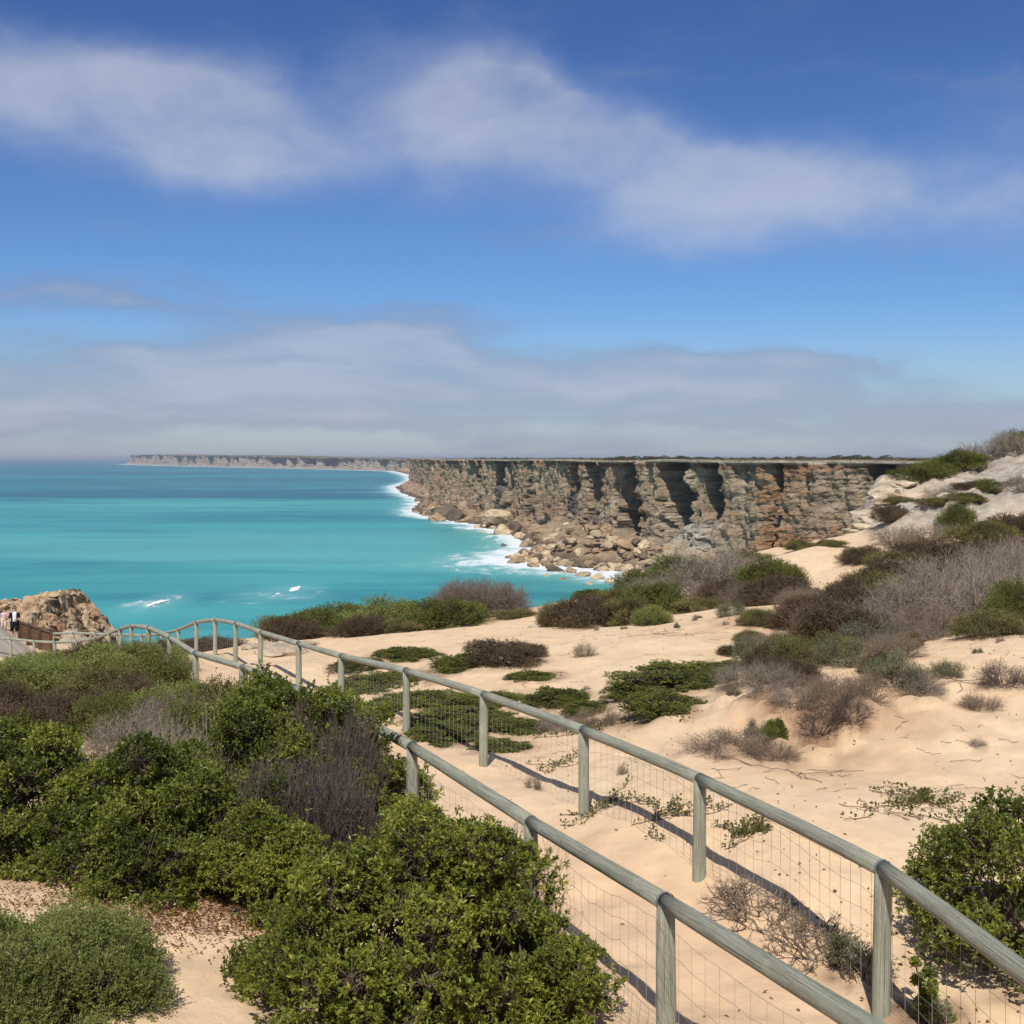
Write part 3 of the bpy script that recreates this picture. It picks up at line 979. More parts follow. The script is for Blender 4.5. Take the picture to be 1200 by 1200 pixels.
BROWNT = ((0.130, 0.092, 0.062), (0.270, 0.205, 0.145))

PROTO = {}


def proto(kind, v):
    """shared meshes for middle-distance plants, unit size (radius 1, height 1)"""
    key = (kind, v)
    if key in PROTO:
        return PROTO[key]
    s = 100 + v * 13 + sum(ord(c) for c in kind)
    if kind in ('grey_twig', 'dark_twig', 'brown_twig'):
        cols = {'grey_twig': GREYT, 'dark_twig': DARKT, 'brown_twig': BROWNT}[kind]
        PROTO[key] = [('twigs', twig_mesh(kind, s, 1.0, 1.0, 1.0, 46, 6, cols[0], cols[1], 0.012, 1.0))]
        return PROTO[key]
    spec = {   # clumps, clump size, shoots, leaves per shoot, leaf length, width, colours
        'midgreen': (44, 0.27, 2800, 8, 0.048, 0.022, MIDG),
        'feather': (44, 0.27, 2800, 9, 0.044, 0.018, FEATH),
        'olive': (44, 0.25, 2600, 8, 0.045, 0.020, OLIVE),
        'brown': (44, 0.25, 2800, 8, 0.045, 0.020, BROWN),
        'sage': (30, 0.26, 1300, 7, 0.050, 0.016, SAGE),
        'gloss': (34, 0.28, 1900, 8, 0.070, 0.032, GREEN),
        'mat': (110, 0.17, 3600, 7, 0.042, 0.026, MATG),
    }[kind]
    nl, ls, nr, per, L, Wd, cols = spec
    mode = 'rosette' if kind in ('gloss', 'mat') else 'feather'
    fol, stem = shrub_meshes(kind, s, 1.0, 1.0, 0.86, nl, ls, nr, per, L, Wd, *cols, M_GLOSS if kind == 'gloss' else M_SOFT, mode, 0.14 if kind != 'mat' else 0.42, tw=0.006)
    PROTO[key] = [('foliage', fol), ('stems', stem)]
    return PROTO[key]


NAMES = {'midgreen': 'shrub', 'feather': 'shrub', 'olive': 'shrub', 'brown': 'shrub', 'sage': 'saltbush', 'gloss': 'shrub', 'mat': 'ground_cover',
         'grey_twig': 'dead_shrub', 'dark_twig': 'dead_shrub', 'brown_twig': 'dead_shrub'}
CNT = [0]


def plant(kind, px, Y, wpx, h, label, group=None, ry=None, rz=None, sink=0.0, scale_v=None):
    """one plant standing on the ground at bearing px, distance Y; wpx is its apparent width, h its height in metres"""
    CNT[0] += 1
    x = (px - 600) / 1380.0 * Y
    r = wpx / 1380.0 * Y * 0.5 * (1.38 if kind == 'mat' else 1.16)
    ryy = ry if ry else r * random.Random(CNT[0]).uniform(0.75, 1.05)
    z = gz(x, Y)
    o = empty(NAMES[kind], (x, Y, z - 0.04 - sink))
    a = random.Random(CNT[0] * 7).uniform(0, 6.28) if rz is None else rz
    # turn the mesh, keep the ellipse's axes: copies carry their own rotation
    o.scale = (r * 0.92, ryy, h)
    nm = {'ground_cover': 'ground cover', 'saltbush': 'saltbush', 'dead_shrub': 'dead shrub', 'shrub': 'shrub'}[NAMES[kind]]
    tag(o, label, nm, group)
    for pn, me in proto(kind, CNT[0] % 3):
        c = obj(pn, me, o)
        c.rotation_euler = (0, 0, a)
        if pn in ('foliage', 'twigs'):
            c['kind'] = 'stuff'
    if kind in ('gloss', 'midgreen', 'brown', 'olive', 'mat', 'grey_twig', 'dark_twig', 'brown_twig', 'feather'):
        LITTER.append((x, Y, max(r, ryy) * 1.15))
    return o


def near_shrub(x, y, rz, args, label, name='shrub', group=None, litter=0.0):
    fol, stem = shrub_meshes(*args)
    o = empty(name, (x, y, gz(x, y) - 0.03), rz)
    tag(o, label, 'shrub', group)
    f = obj('foliage', fol, o); f['kind'] = 'stuff'
    obj('stems', stem, o)
    if litter:
        LITTER.append((x, y, litter))
    return o


def near_twigs(x, y, args, label, group=None, litter=0.0):
    me = twig_mesh(*args)
    o = empty('dead_shrub', (x, y, gz(x, y) - 0.02))
    tag(o, label, 'dead shrub', group)
    c = obj('twigs', me, o); c['kind'] = 'stuff'
    if litter:
        LITTER.append((x, y, litter))
    return o


def build_near_plants():
    G, S = M_GLOSS, M_SOFT
    near_shrub(-0.66, 8.05, 0.2, ('front', 11, 1.40, 1.20, 1.50, 150, 0.20, 9000, 9, 0.041, 0.019, *GREEN_Y, G, 'rosette', 0.30),
               'bushy glossy green shrub pressed against the wire of the near fence', litter=1.3)
    near_shrub(0.30, 7.75, 0.0, ('front_low', 12, 0.42, 0.5, 0.62, 18, 0.20, 1500, 9, 0.034, 0.015, *GREEN_Y, G, 'rosette', 0.30),
               'small yellow-green shrub lobe at the foot of the near fence', litter=0.6)
    near_twigs(-0.12, 8.75, ('front_twigs', 13, 0.50, 0.42, 1.28, 34, 6, *GREYT, 0.010, 0.7), 'grey leafless twigs standing up behind the glossy shrub at the fence')
    near_shrub(-2.42, 12.9, 0.4, ('big', 21, 1.70, 1.50, 1.95, 150, 0.24, 11000, 9, 0.046, 0.022, *GREEN, G, 'rosette', 0.30),
               'tall dark green shrub whose crown reaches up to the rail of the near fence', litter=1.8)
    near_shrub(-3.15, 10.6, 1.0, ('mid', 22, 1.60, 1.25, 1.22, 100, 0.22, 8000, 9, 0.043, 0.020, *GREEN, G, 'rosette', 0.30),
               'broad dark green shrub with brown leaf litter beneath, beside the sand hollow', litter=1.6)
    near_shrub(-2.05, 9.75, 2.0, ('knob', 23, 0.55, 0.52, 0.80, 30, 0.20, 3400, 9, 0.035, 0.017, *GREEN_Y, G, 'rosette', 0.06),
               'rounded knob of bright green leaves beside dark leafless twigs', litter=0.8)
    near_shrub(-4.75, 10.9, 0.8, ('left', 24, 1.40, 1.3, 1.15, 84, 0.22, 6400, 9, 0.043, 0.020, *GREEN, G, 'rosette', 0.30),
               'dark green shrub with pale stems showing, behind the feathery soft green shrub', litter=1.4)
    near_shrub(-3.00, 7.45, 0.0, ('soft', 25, 0.74, 0.85, 0.52, 70, 0.17, 9500, 12, 0.024, 0.009, *FEATH, S, 'feather', 0.08),
               'low feathery soft green shrub on sand', litter=0.5)
    near_shrub(3.75, 8.75, 0.0, ('right', 26, 0.98, 1.0, 1.22, 60, 0.19, 3400, 9, 0.040, 0.019, *GREEN, G, 'rosette', 0.38),
               'open glossy green shrub leaning on the far fence with sand showing through', litter=0.9)
    near_shrub(2.78, 8.02, 0.0, ('right_low', 27, 0.24, 0.24, 0.55, 9, 0.15, 330, 9, 0.034, 0.015, *GREEN, G, 'rosette', 0.25),
               'small green sprig growing around the base of a fence post', litter=0.4)
    near_twigs(-1.92, 11.1, ('dark_twigs', 31, 0.62, 0.80, 1.25, 110, 6, *DARKT, 0.011, 0.85), 'dark leafless thicket between the big green shrub and the near fence', litter=0.8)
    near_twigs(-1.98, 12.5, ('dark_twigs2', 32, 0.66, 0.8, 1.55, 90, 6, *DARKT, 0.011, 0.75), 'dark grey leafless branches at the fence side of the tall green shrub', litter=0.8)
    near_twigs(-3.4, 12.3, ('grey_twigs3', 33, 0.7, 0.7, 1.30, 50, 6, *GREYT, 0.010, 0.7), 'pale grey dead branches poking out of the broad dark green shrub')
    near_twigs(-2.55, 10.7, ('grey_twigs4', 34, 0.55, 0.5, 1.12, 40, 6, *DARKT, 0.010, 0.7), 'grey dead twigs among green leaves near the rounded green knob')
    # pale tufts and dry tangle along the far fence
    near_shrub(2.50, 8.55, 0.0, ('pale1', 41, 0.26, 0.24, 0.42, 10, 0.15, 420, 8, 0.026, 0.009, *SAGE, S, 'feather', 0.25),
               'pale grey-green saltbush tuft tangled in the wire of the far fence', 'saltbush', litter=0.3)
    near_shrub(2.80, 7.75, 0.0, ('pale2', 42, 0.16, 0.16, 0.22, 7, 0.10, 200, 8, 0.022, 0.009, *SAGE, S, 'feather', 0.25),
               'tiny pale saltbush tuft at the foot of a fence post', 'saltbush')
    near_twigs(1.98, 9.75, ('tangle1', 43, 0.42, 0.62, 0.30, 22, 5, *BROWNT, 0.011, 1.1), 'dry brown twig tangle at midspan along the foot of the far fence')
    near_twigs(2.32, 9.0, ('tangle2', 44, 0.36, 0.50, 0.36, 24, 5, *BROWNT, 0.010, 1.1), 'dry brown twig tangle touching the pale saltbush tuft by the far fence')
    near_twigs(4.9, 10.2, ('tangle3', 45, 0.4, 0.4, 0.5, 14, 5, *BROWNT, 0.008, 0.8), 'thin bare stems rising behind the open glossy shrub')


def build_mid_plants():
    P = plant
    # scrub filling the slope between the near fence and the dark green shrubs
    gl = 'shrubs on the slope left of the path'
    for a in (
        ('olive', -10, 30.0, 130, 0.6, 'olive green shrub on the slope below the boardwalk'),
        ('feather', 60, 31.0, 150, 0.6, 'light green feathery shrub below the near fence by the boardwalk'),
        ('brown', 105, 30.5, 60, 0.95, 'red-brown shrub crown under the curved stretch of fence'),
        ('feather', 165, 28.5, 120, 1.0, 'bright green feathery shrub under the curved stretch of fence'),
        ('midgreen', 20, 26.0, 120, 0.75, 'mid green shrub in the scrub patch beside a brown one'),
        ('feather', 110, 25.5, 130, 0.95, 'pale green feathery shrub in the middle of the scrub patch'),
        ('midgreen', 175, 24.0, 110, 0.9, 'mid green shrub next to the sandy gap at the fence post'),
        ('feather', 45, 22.5, 130, 0.85, 'soft green shrub behind two brown shrubs'),
        ('olive', 130, 21.5, 120, 0.85, 'olive shrub with browning tips in the scrub patch'),
        ('brown', 165, 20.5, 80, 0.8, 'brown shrub against grey twigs in the scrub patch'),
        ('olive', -20, 20.0, 110, 0.9, 'yellowish olive shrub at the edge of the scrub patch'),
        ('brown', 75, 18.5, 120, 0.85, 'rounded brown shrub above the small sand pocket'),
        ('midgreen', 125, 18.0, 80, 0.75, 'green shrub touching the rounded brown one'),
        ('feather', 205, 19.8, 110, 0.85, 'fresh green shrub behind the tall dark green one'),
        ('brown', 20, 16.2, 110, 0.75, 'low dark brown shrub beside the small sand pocket'),
        ('olive', 55, 15.3, 70, 0.55, 'low brown-green shrub at the rim of the small sand pocket'),
        ('olive', 265, 19.5, 130, 0.95, 'yellow-olive shrub at the rail of the near fence'),
        ('grey_twig', 300, 18.0, 120, 1.1, 'grey leafless shrub beneath the near rail'),
        ('grey_twig', 150, 15.4, 120, 0.95, 'grey leafless shrub beside the small sand pocket'),
        ('grey_twig', 195, 17.2, 100, 1.0, 'grey leafless shrub behind the broad dark green shrub'),
        ('midgreen', 235, 16.6, 120, 0.95, 'green shrub merging with the back of the tall dark green one'),
        ('gloss', 390, 17.0, 70, 1.2, 'glossy green shrub beside the rail with a pale leafy shoot'),
        ('brown', -5, 18.4, 90, 0.8, 'dull brown shrub in the scrub patch by the sand pocket'),
        ('grey_twig', 200, 25.5, 60, 0.9, 'small grey twiggy shrub beside the sandy gap at the fence'),
        ('olive', 95, 35.5, 110, 0.5, 'olive scrub behind the first shrubs under the fence'),
        ('brown', 150, 40.0, 70, 0.8, 'brown scrub seen between the fence posts'),
        ('midgreen', 120, 46.0, 70, 0.8, 'green scrub seen between the fence posts'),
        ('brown', 70, 47.0, 50, 0.7, 'brown scrub beside the boardwalk'),
    ):
        P(*a, group=gl)
    # beyond the far fence, towards the edge
    gr = 'shrubs on the dunes beyond the far fence'
    for a in (
        ('brown', 250, 44.0, 90, 0.7, 'brown shrub seen through the arched rail'),
        ('olive', 205, 47.0, 60, 0.7, 'olive shrub seen through the arched rail'),
        ('midgreen', 340, 50.0, 90, 1.1, 'dark green end of the long shrub bank at the cliff edge'),
        ('brown', 345, 44.5, 80, 1.1, 'brown shrub in front of the long green bank at the cliff edge'),
        ('midgreen', 400, 48.0, 120, 1.3, 'green shrub in the long bank at the cliff edge'),
        ('feather', 455, 45.5, 120, 1.25, 'light green shrub in the long bank at the cliff edge'),
        ('midgreen', 515, 44.5, 110, 1.1, 'mid green shrub at the sand end of the long bank'),
        ('brown', 425, 43.0, 70, 0.9, 'brown patch of shrub low in the long green bank'),
        ('olive', 605, 45.5, 60, 0.35, 'low olive cushion on sand beside the leafless dome'),
        ('brown', 590, 25.5, 95, 0.55, 'low domed brown shrub among green mats'),
        ('brown', 690, 36.5, 95, 1.05, 'domed brown shrub by the sand track to the cliff edge'),
        ('olive', 655, 37.0, 60, 0.9, 'brown-olive shrub joined to the domed brown one'),
        ('olive', 740, 36.0, 70, 0.85, 'olive green shrub beside the domed brown one'),
        ('feather', 765, 35.0, 50, 0.6, 'small light green shrub at the sand edge'),
        ('mat', 698, 51.0, 52, 0.45, 'bright green cushion at the cliff edge above the surf'),
        ('midgreen', 752, 47.5, 85, 1.2, 'bright green wind-clipped shrub at the cliff edge'),
        ('midgreen', 800, 49.0, 90, 1.35, 'wind-clipped green shrub running up to grey twigs'),
        ('grey_twig', 830, 45.0, 110, 1.9, 'tall grey-purple leafless shrub before the cliff face'),
        ('grey_twig', 785, 43.0, 100, 1.35, 'grey leafless shrub above fresh green growth'),
        ('midgreen', 765, 40.0, 90, 1.05, 'fresh green shrub below the grey leafless one'),
        ('olive', 820, 38.0, 70, 0.6, 'olive shrub at the rim of the sand track'),
        ('midgreen', 905, 43.0, 85, 1.1, 'dark green dome on the dune before the orange cliff'),
        ('brown', 915, 36.5, 95, 1.0, 'brown shrub with pale sandy top below the dark green dome'),
        ('brown_twig', 875, 38.0, 70, 0.9, 'brown twiggy shrub beside the dark green dome'),
        ('sage', 858, 33.0, 40, 0.5, 'small sage green saltbush on the sand'),
        ('mat', 810, 20.6, 150, 0.34, 'long dark green mat with a bleached branch on it'),
        ('mat', 862, 21.0, 75, 0.26, 'bright green mat tapering out on the sand'),
        ('mat', 778, 18.0, 90, 0.36, 'rounded dark green mat just beyond the far rail'),
        ('mat', 655, 20.8, 72, 0.30, 'small green cushion with leaves spilling on the sand'),
        ('mat', 545, 19.8, 130, 0.30, 'wide green mat behind the wire of the far fence'),
        ('mat', 500, 21.5, 110, 0.26, 'green mat running along the far fence'),
        ('mat', 610, 19.3, 80, 0.22, 'patchy green mat touching the far fence'),
        ('mat', 545, 25.5, 80, 0.30, 'narrow green mat on the slope above the fence'),
        ('mat', 455, 24.5, 110, 0.26, 'green mat under the rail where the sand track starts'),
        ('mat', 420, 27.0, 60, 0.22, 'thin green mat beside a fence post on the sand'),
        ('brown_twig', 685, 26.0, 28, 0.40, 'tiny dry shrub alone on open sand'),
        ('grey_twig', 660, 19.0, 60, 0.30, 'dry grey twigs between two green mats'),
        ('brown_twig', 700, 18.5, 60, 0.35, 'dry brown twigs at the foot of the small green cushion'),
        ('grey_twig', 868, 18.6, 60, 0.50, 'grey leafless clump on the eroded bank'),
        ('brown', 905, 18.3, 60, 0.42, 'brown cushion on the eroded bank'),
        ('olive', 940, 19.5, 70, 0.55, 'olive shrub on the crest of the eroded bank'),
        ('brown', 985, 24.5, 110, 1.15, 'broad red-brown shrub above the eroded bank'),
        ('brown', 960, 26.5, 70, 1.0, 'dark brown shrub behind the broad red-brown one'),
        ('brown', 1030, 28.5, 100, 1.2, 'brown shrub rising behind the broad red-brown one'),
        ('sage', 1020, 22.0, 90, 0.65, 'grey-green saltbush on the crest of the sandy bank'),
        ('olive', 975, 21.0, 70, 0.50, 'low olive shrub spilling over the sandy bank'),
        ('sage', 1048, 16.8, 80, 0.55, 'pale sage saltbush sprawled on the face of the bank'),
        ('brown_twig', 985, 16.2, 80, 0.50, 'brown dead roots hanging from the eroded bank'),
        ('dark_twig', 1000, 15.4, 50, 0.40, 'dark dead roots at the foot of the eroded bank'),
        ('grey_twig', 930, 16.5, 60, 0.42, 'grey dead twigs on the eroded bank face'),
        ('gloss', 908, 15.6, 28, 0.32, 'small bright green sprig in the eroded bank'),
        ('sage', 888, 15.8, 34, 0.34, 'small grey saltbush ball beside a green sprig'),
        ('brown_twig', 855, 15.2, 110, 0.30, 'sprawling brown dead branches just beyond the far rail'),
        ('dark_twig', 1175, 16.6, 60, 0.45, 'dark dry shrub on the bare sand face'),
        ('brown_twig', 1150, 15.8, 50, 0.32, 'little dry shrub on the bare sand face'),
        ('grey_twig', 1085, 26.5, 130, 1.6, 'tall grey leafless shrub with upright twigs above the dune'),
        ('grey_twig', 1145, 25.0, 130, 1.7, 'big grey leafless shrub beside green growth on the dune'),
        ('grey_twig', 1205, 27.0, 120, 1.9, 'grey leafless shrub at the top of the dune'),
        ('grey_twig', 1120, 30.0, 140, 1.6, 'grey leafless shrub behind the big one on the dune'),
        ('grey_twig', 1180, 33.0, 120, 1.5, 'grey leafless shrub beneath the limestone slope'),
        ('midgreen', 1185, 23.5, 70, 0.95, 'green shrub among grey twigs on the dune'),
        ('olive', 1160, 21.0, 90, 0.55, 'olive shrub on the crest of the bare dune'),
        ('brown', 1060, 33.0, 110, 1.1, 'brown shrub below the limestone slope'),
        ('olive', 1050, 40.0, 80, 1.0, 'olive shrub beside the sandy knoll'),
        ('olive', 1015, 37.0, 60, 0.8, 'light olive shrub on the flank of the sandy knoll'),
        ('brown', 1110, 38.0, 110, 1.2, 'dark brown shrub under the limestone slope'),
        ('brown', 1010, 46.0, 50, 0.7, 'small brown shrub on the sandy knoll'),
        ('brown', 1170, 40.0, 110, 1.2, 'reddish brown shrub under the limestone slope'),
        ('grey_twig', 1085, 50.0, 80, 1.1, 'grey twiggy shrub on the limestone slope'),
        ('midgreen', 1120, 51.0, 45, 1.3, 'green bush growing from the limestone slope'),
        ('midgreen', 1160, 60.0, 32, 0.6, 'green cushion on white limestone'),
        ('midgreen', 1190, 62.0, 32, 0.5, 'second green cushion on white limestone'),
        ('grey_twig', 1205, 58.0, 60, 1.1, 'grey twiggy shrub high on the limestone slope'),
        ('olive', 1095, 62.0, 40, 0.5, 'olive cushion on white limestone'),
        ('midgreen', 1085, 73.0, 70, 1.3, 'green shrub at the brow of the limestone slope'),
        ('midgreen', 1125, 74.0, 60, 1.2, 'green shrub along the brow near grey twigs'),
        ('grey_twig', 1150, 76.0, 60, 1.6, 'grey twiggy shrub on the brow of the slope'),
        ('grey_twig', 1190, 76.0, 70, 1.8, 'grey twiggy shrub at the top of the slope'),
        ('midgreen', 1195, 80.0, 40, 1.6, 'dark green shrub against the sky at the top of the slope'),
        ('olive', 1060, 66.0, 50, 0.6, 'olive shrub at the white rim of the slope'),
        ('brown', 1045, 58.0, 50, 0.9, 'brown shrub beneath the white rim of the slope'),
        ('olive', 1130, 58.0, 60, 0.5, 'low olive scrub patch on the limestone slope beside a green cushion'),
        ('grey_twig', 1110, 66.0, 60, 0.7, 'low grey twigs midway up the limestone slope'),
        ('olive', 1165, 68.0, 70, 0.6, 'olive scrub below the brow of the limestone slope'),
        ('brown', 1140, 63.0, 50, 0.5, 'brown scrub patch midway up the limestone slope'),
        ('olive', 940, 53.0, 40, 0.5, 'olive scrub on top of the sandy knoll'),
        ('olive', 975, 52.5, 40, 0.4, 'sparse olive scrub on top of the sandy knoll'),
        ('olive', 880, 52.0, 60, 0.6, 'olive scrub at the brink before the cliff'),
        ('midgreen', 790, 52.5, 70, 1.1, 'green scrub at the brink below grey twigs'),
        ('grey_twig', 865, 47.0, 60, 1.5, 'grey leafless shrub at the brink beside the sandy knoll'),
        ('olive', 725, 42.0, 60, 0.8, 'olive shrub between the domed brown one and the cliff edge'),
        ('brown_twig', 935, 33.5, 60, 0.8, 'brown twiggy shrub below the pale-topped brown one'),
        ('brown', 1075, 28.0, 90, 1.0, 'brown shrub at the feet of the tall grey leafless one'),
        ('olive', 1035, 31.5, 70, 0.9, 'olive shrub squeezed between brown ones on the dune'),
        ('brown', 1000, 33.0, 80, 0.9, 'brown shrub at the end of the sandy dip'),
        ('grey_twig', 1040, 26.0, 80, 1.1, 'grey twiggy shrub rising from the broad red-brown one'),
        ('brown_twig', 1100, 23.0, 90, 0.8, 'brown twiggy shrub on the dune crest under grey ones'),
        ('brown', 1140, 36.0, 110, 1.1, 'brown shrub behind the grey leafless thicket'),
        ('brown', 1080, 44.0, 90, 0.9, 'brown shrub at the lower end of the limestone slope'),
        ('olive', 1150, 46.0, 90, 0.9, 'olive shrub at the lower end of the limestone slope'),
        ('brown', 1200, 47.0, 90, 1.0, 'brown shrub against white limestone'),
        ('grey_twig', 1050, 52.0, 60, 0.9, 'grey twigs below the white rim of the slope'),
        ('mat', 580, 21.5, 90, 0.26, 'green mat spilling between two others behind the rail'),
        ('mat', 520, 18.6, 90, 0.24, 'green mat just behind the wire at a fence post'),
        ('mat', 585, 17.8, 70, 0.2, 'leafy mat thinning out at the foot of the far fence'),
        ('mat', 690, 19.8, 60, 0.22, 'leafy mat below the small green cushion'),
        ('mat', 745, 20.2, 70, 0.26, 'green mat at the end of the long dark one'),
        ('mat', 840, 19.6, 70, 0.24, 'dark mat under the long one with the bleached branch'),
        ('brown', 905, 20.5, 70, 0.5, 'brown shrub behind the eroded bank beside the bright mat'),
        ('brown_twig', 945, 17.0, 70, 0.5, 'brown dead bush clinging to the eroded bank'),
        ('brown_twig', 1015, 16.0, 60, 0.5, 'brown roots and twigs on the bank beside pale saltbush'),
        ('grey_twig', 1075, 16.5, 60, 0.45, 'grey twigs beside the pale sage saltbush'),
        ('grey_twig', 900, 17.2, 70, 0.5, 'grey dead twigs at the top of the eroded bank'),
        ('brown', 935, 17.8, 60, 0.45, 'low brown shrub on the eroded bank beside grey twigs'),
        ('dark_twig', 960, 15.6, 60, 0.42, 'dark dead roots trailing down the eroded bank'),
        ('brown_twig', 900, 14.9, 70, 0.35, 'brown dead branches heaped at the toe of the eroded bank'),
        ('sage', 985, 18.6, 70, 0.5, 'grey-green saltbush above the hanging roots'),
        ('brown_twig', 1040, 19.6, 80, 0.5, 'brown twiggy shrub behind the pale sage saltbush'),
        ('olive', 925, 22.5, 70, 0.5, 'olive shrub behind the bright tapering mat'),
        ('brown', 945, 30.0, 80, 0.9, 'brown shrub at the sandy dip below the knoll'),
        ('brown_twig', 975, 29.0, 80, 0.9, 'brown twiggy shrub beside the broad red-brown one'),
        ('grey_twig', 1000, 28.0, 70, 1.0, 'grey twiggy shrub at the head of the bank'),
        ('olive', 890, 31.0, 50, 0.5, 'olive cushion on the rim of the sandy dip'),
        ('brown', 850, 41.0, 70, 0.9, 'brown shrub below the tall grey-purple leafless one'),
        ('sage', 1110, 17.5, 50, 0.3, 'small sage saltbush on the crest of the bare sand face'),
        ('brown', 620, 26.5, 50, 0.4, 'small brown cushion beside the low domed one'),
        ('mat', 625, 23.5, 60, 0.2, 'thin green mat below the low domed brown shrub'),
        ('mat', 475, 28.0, 70, 0.22, 'green mat on the sand track beyond the rail'),
        ('olive', 470, 43.0, 60, 0.6, 'olive shrub in front of the light green one in the bank'),
        ('midgreen', 370, 45.5, 80, 1.2, 'green shrub at the low end of the long bank'),
    ):
        P(*a, group=gr)
    near_twigs(-1.35, 48.0, ('sea_edge_dome', 71, 2.0, 1.6, 1.85, 190, 6, (0.115, 0.085, 0.062), (0.235, 0.180, 0.140), 0.022, 0.95),
               'domed grey-brown leafless shrub standing against the sea', gr, litter=2.0)
    rnd = random.Random(15)
    for i in range(34):         # low scrub filling the dune between the bank and the knoll
        Y = rnd.uniform(17.5, 40)
        px = rnd.uniform(860, 1110) if Y > 22 else rnd.uniform(860, 1080)
        k = rnd.choice(('brown', 'brown', 'olive', 'brown_twig', 'grey_twig', 'sage'))
        what = {'brown': 'low brown cushion shrub', 'olive': 'low olive cushion shrub', 'brown_twig': 'low brown twiggy shrub', 'grey_twig': 'low grey twiggy shrub', 'sage': 'low grey-green saltbush'}[k]
        P(k, px, Y, rnd.uniform(30, 60), rnd.uniform(0.25, 0.6), what + ' in the scrub between the eroded bank and the sandy knoll', 'low scrub between bank and knoll')
    rnd = random.Random(5)
    for i in range(46):         # small dry tufts scattered over the sand
        px = rnd.uniform(620, 1190)
        Y = rnd.uniform(13.5, 46)
        P(rnd.choice(('brown_twig', 'grey_twig', 'sage')), px, Y, rnd.uniform(8, 22) * 24 / (Y + 6), rnd.uniform(0.08, 0.25), 'small dry tuft on open dune sand', 'dry tufts on open sand')


def vine(px, py, Y, length, nb, label, seed, leafy=1.0):
    """runners creeping over the sand with small paired leaves"""
    rng = np.random.default_rng(seed)
    x0 = (px - 600) / 1380.0 * Y
    A, B, LB, LD = [], [], [], []
    for b in range(nb):
        a = rng.uniform(0, 2 * math.pi)
        p = np.array([x0 + rng.normal() * 0.1 * length, Y + rng.normal() * 0.1 * length])
        n = int(12 * rng.uniform(0.5, 1.2))
        for i in range(n):
            a += rng.normal() * 0.35
            q = p + np.array([math.cos(a), math.sin(a)]) * length / 12.0
            A.append((*p, 0)); B.append((*q, 0))
            for _ in range(int(rng.poisson(4.0 * leafy))):
                LB.append((*(p + (q - p) * rng.random() + rng.normal(size=2) * 0.03), 0.02 + rng.random() * 0.03))
            p = q
    A, B = np.array(A), np.array(B)
    zc = gz(x0, Y)
    A[:, 2] = ground(A[:, 0], A[:, 1]) + 0.012
    B[:, 2] = ground(B[:, 0], B[:, 1]) + 0.012
    off = np.array([x0, Y, zc])
    o = empty('creeping_vine', tuple(off))
    tag(o, label, 'creeper')
    V, Fc = tubes_geo(A - off, B - off, 0.005, 0.004)
    st = obj('runners', mesh_np('runners', V, Fc, M_TWIG, np.repeat(np.array([[0.16, 0.11, 0.075]]) * rng.uniform(0.6, 1.4, (len(A), 1)), 6, 0)), o)
    st['kind'] = 'stuff'
    if LB:
        LB = np.array(LB)
        LB[:, 2] += ground(LB[:, 0], LB[:, 1])
        D = unit(rand_dir(len(LB), rng) + np.array([0, 0, 0.5]))
        V, Fc = leaves_geo(LB - off, D, np.full(len(LB), 0.045), np.full(len(LB), 0.028), rng)
        f = rng.random((len(LB), 1))
        c = np.array([[0.085, 0.100, 0.025]]) * (1 - f) + np.array([[0.16, 0.14, 0.045]]) * f
        fo = obj('foliage', mesh_np('vine_foliage', V, Fc, M_SOFT, np.repeat(c, 4, 0)), o)
        fo['kind'] = 'stuff'


def build_creepers():
    vine(1085, 935, 12.0, 0.8, 14, 'green creeper with yellowing leaves sprawled on the smooth dune sand', 1)
    vine(1030, 960, 11.7, 0.55, 5, 'bare brown runners beside the green creeper on smooth sand', 2, 0.15)
    vine(780, 965, 12.4, 0.7, 9, 'sparse creeper behind the wire near a fence post', 3, 0.8)
    vine(870, 975, 11.5, 0.45, 8, 'small green creeper hanging on the wire netting', 4)
    vine(650, 900, 16.2, 0.6, 6, 'little creeper at the foot of the far fence beside green mats', 5, 0.6)
    vine(720, 935, 13.6, 0.8, 8, 'thin creeper spreading between two far fence posts', 6, 0.6)
    vine(930, 900, 14.2, 0.9, 7, 'dead brown runners at the foot of the eroded bank', 7, 0.0)
    vine(690, 855, 18.2, 0.9, 9, 'leafy creeper spilling from the small green cushion', 8, 1.0)
    vine(1120, 790, 17.0, 0.6, 6, 'dead brown runners on the crest of the sandy bank', 9, 0.0)
    vine(770, 740, 30.0, 1.6, 5, 'dead runners on the open sand track', 10, 0.1)


# ------------------------------------------------------------------ fences
def catmull(P, k):
    """k points per span through the control points"""
    P = np.asarray(P, float)
    out = []
    for i in range(len(P) - 1):
        p0, p1, p2, p3 = P[max(i - 1, 0)], P[i], P[i + 1], P[min(i + 2, len(P) - 1)]
        f = (np.arange(k) / k)[:, None]
        out.append(0.5 * (2 * p1 + (p2 - p0) * f + (2 * p0 - 5 * p1 + 4 * p2 - p3) * f * f + (3 * p1 - p0 - 3 * p2 + p3) * f ** 3))
    out.append(P[-1:])
    return np.concatenate(out)


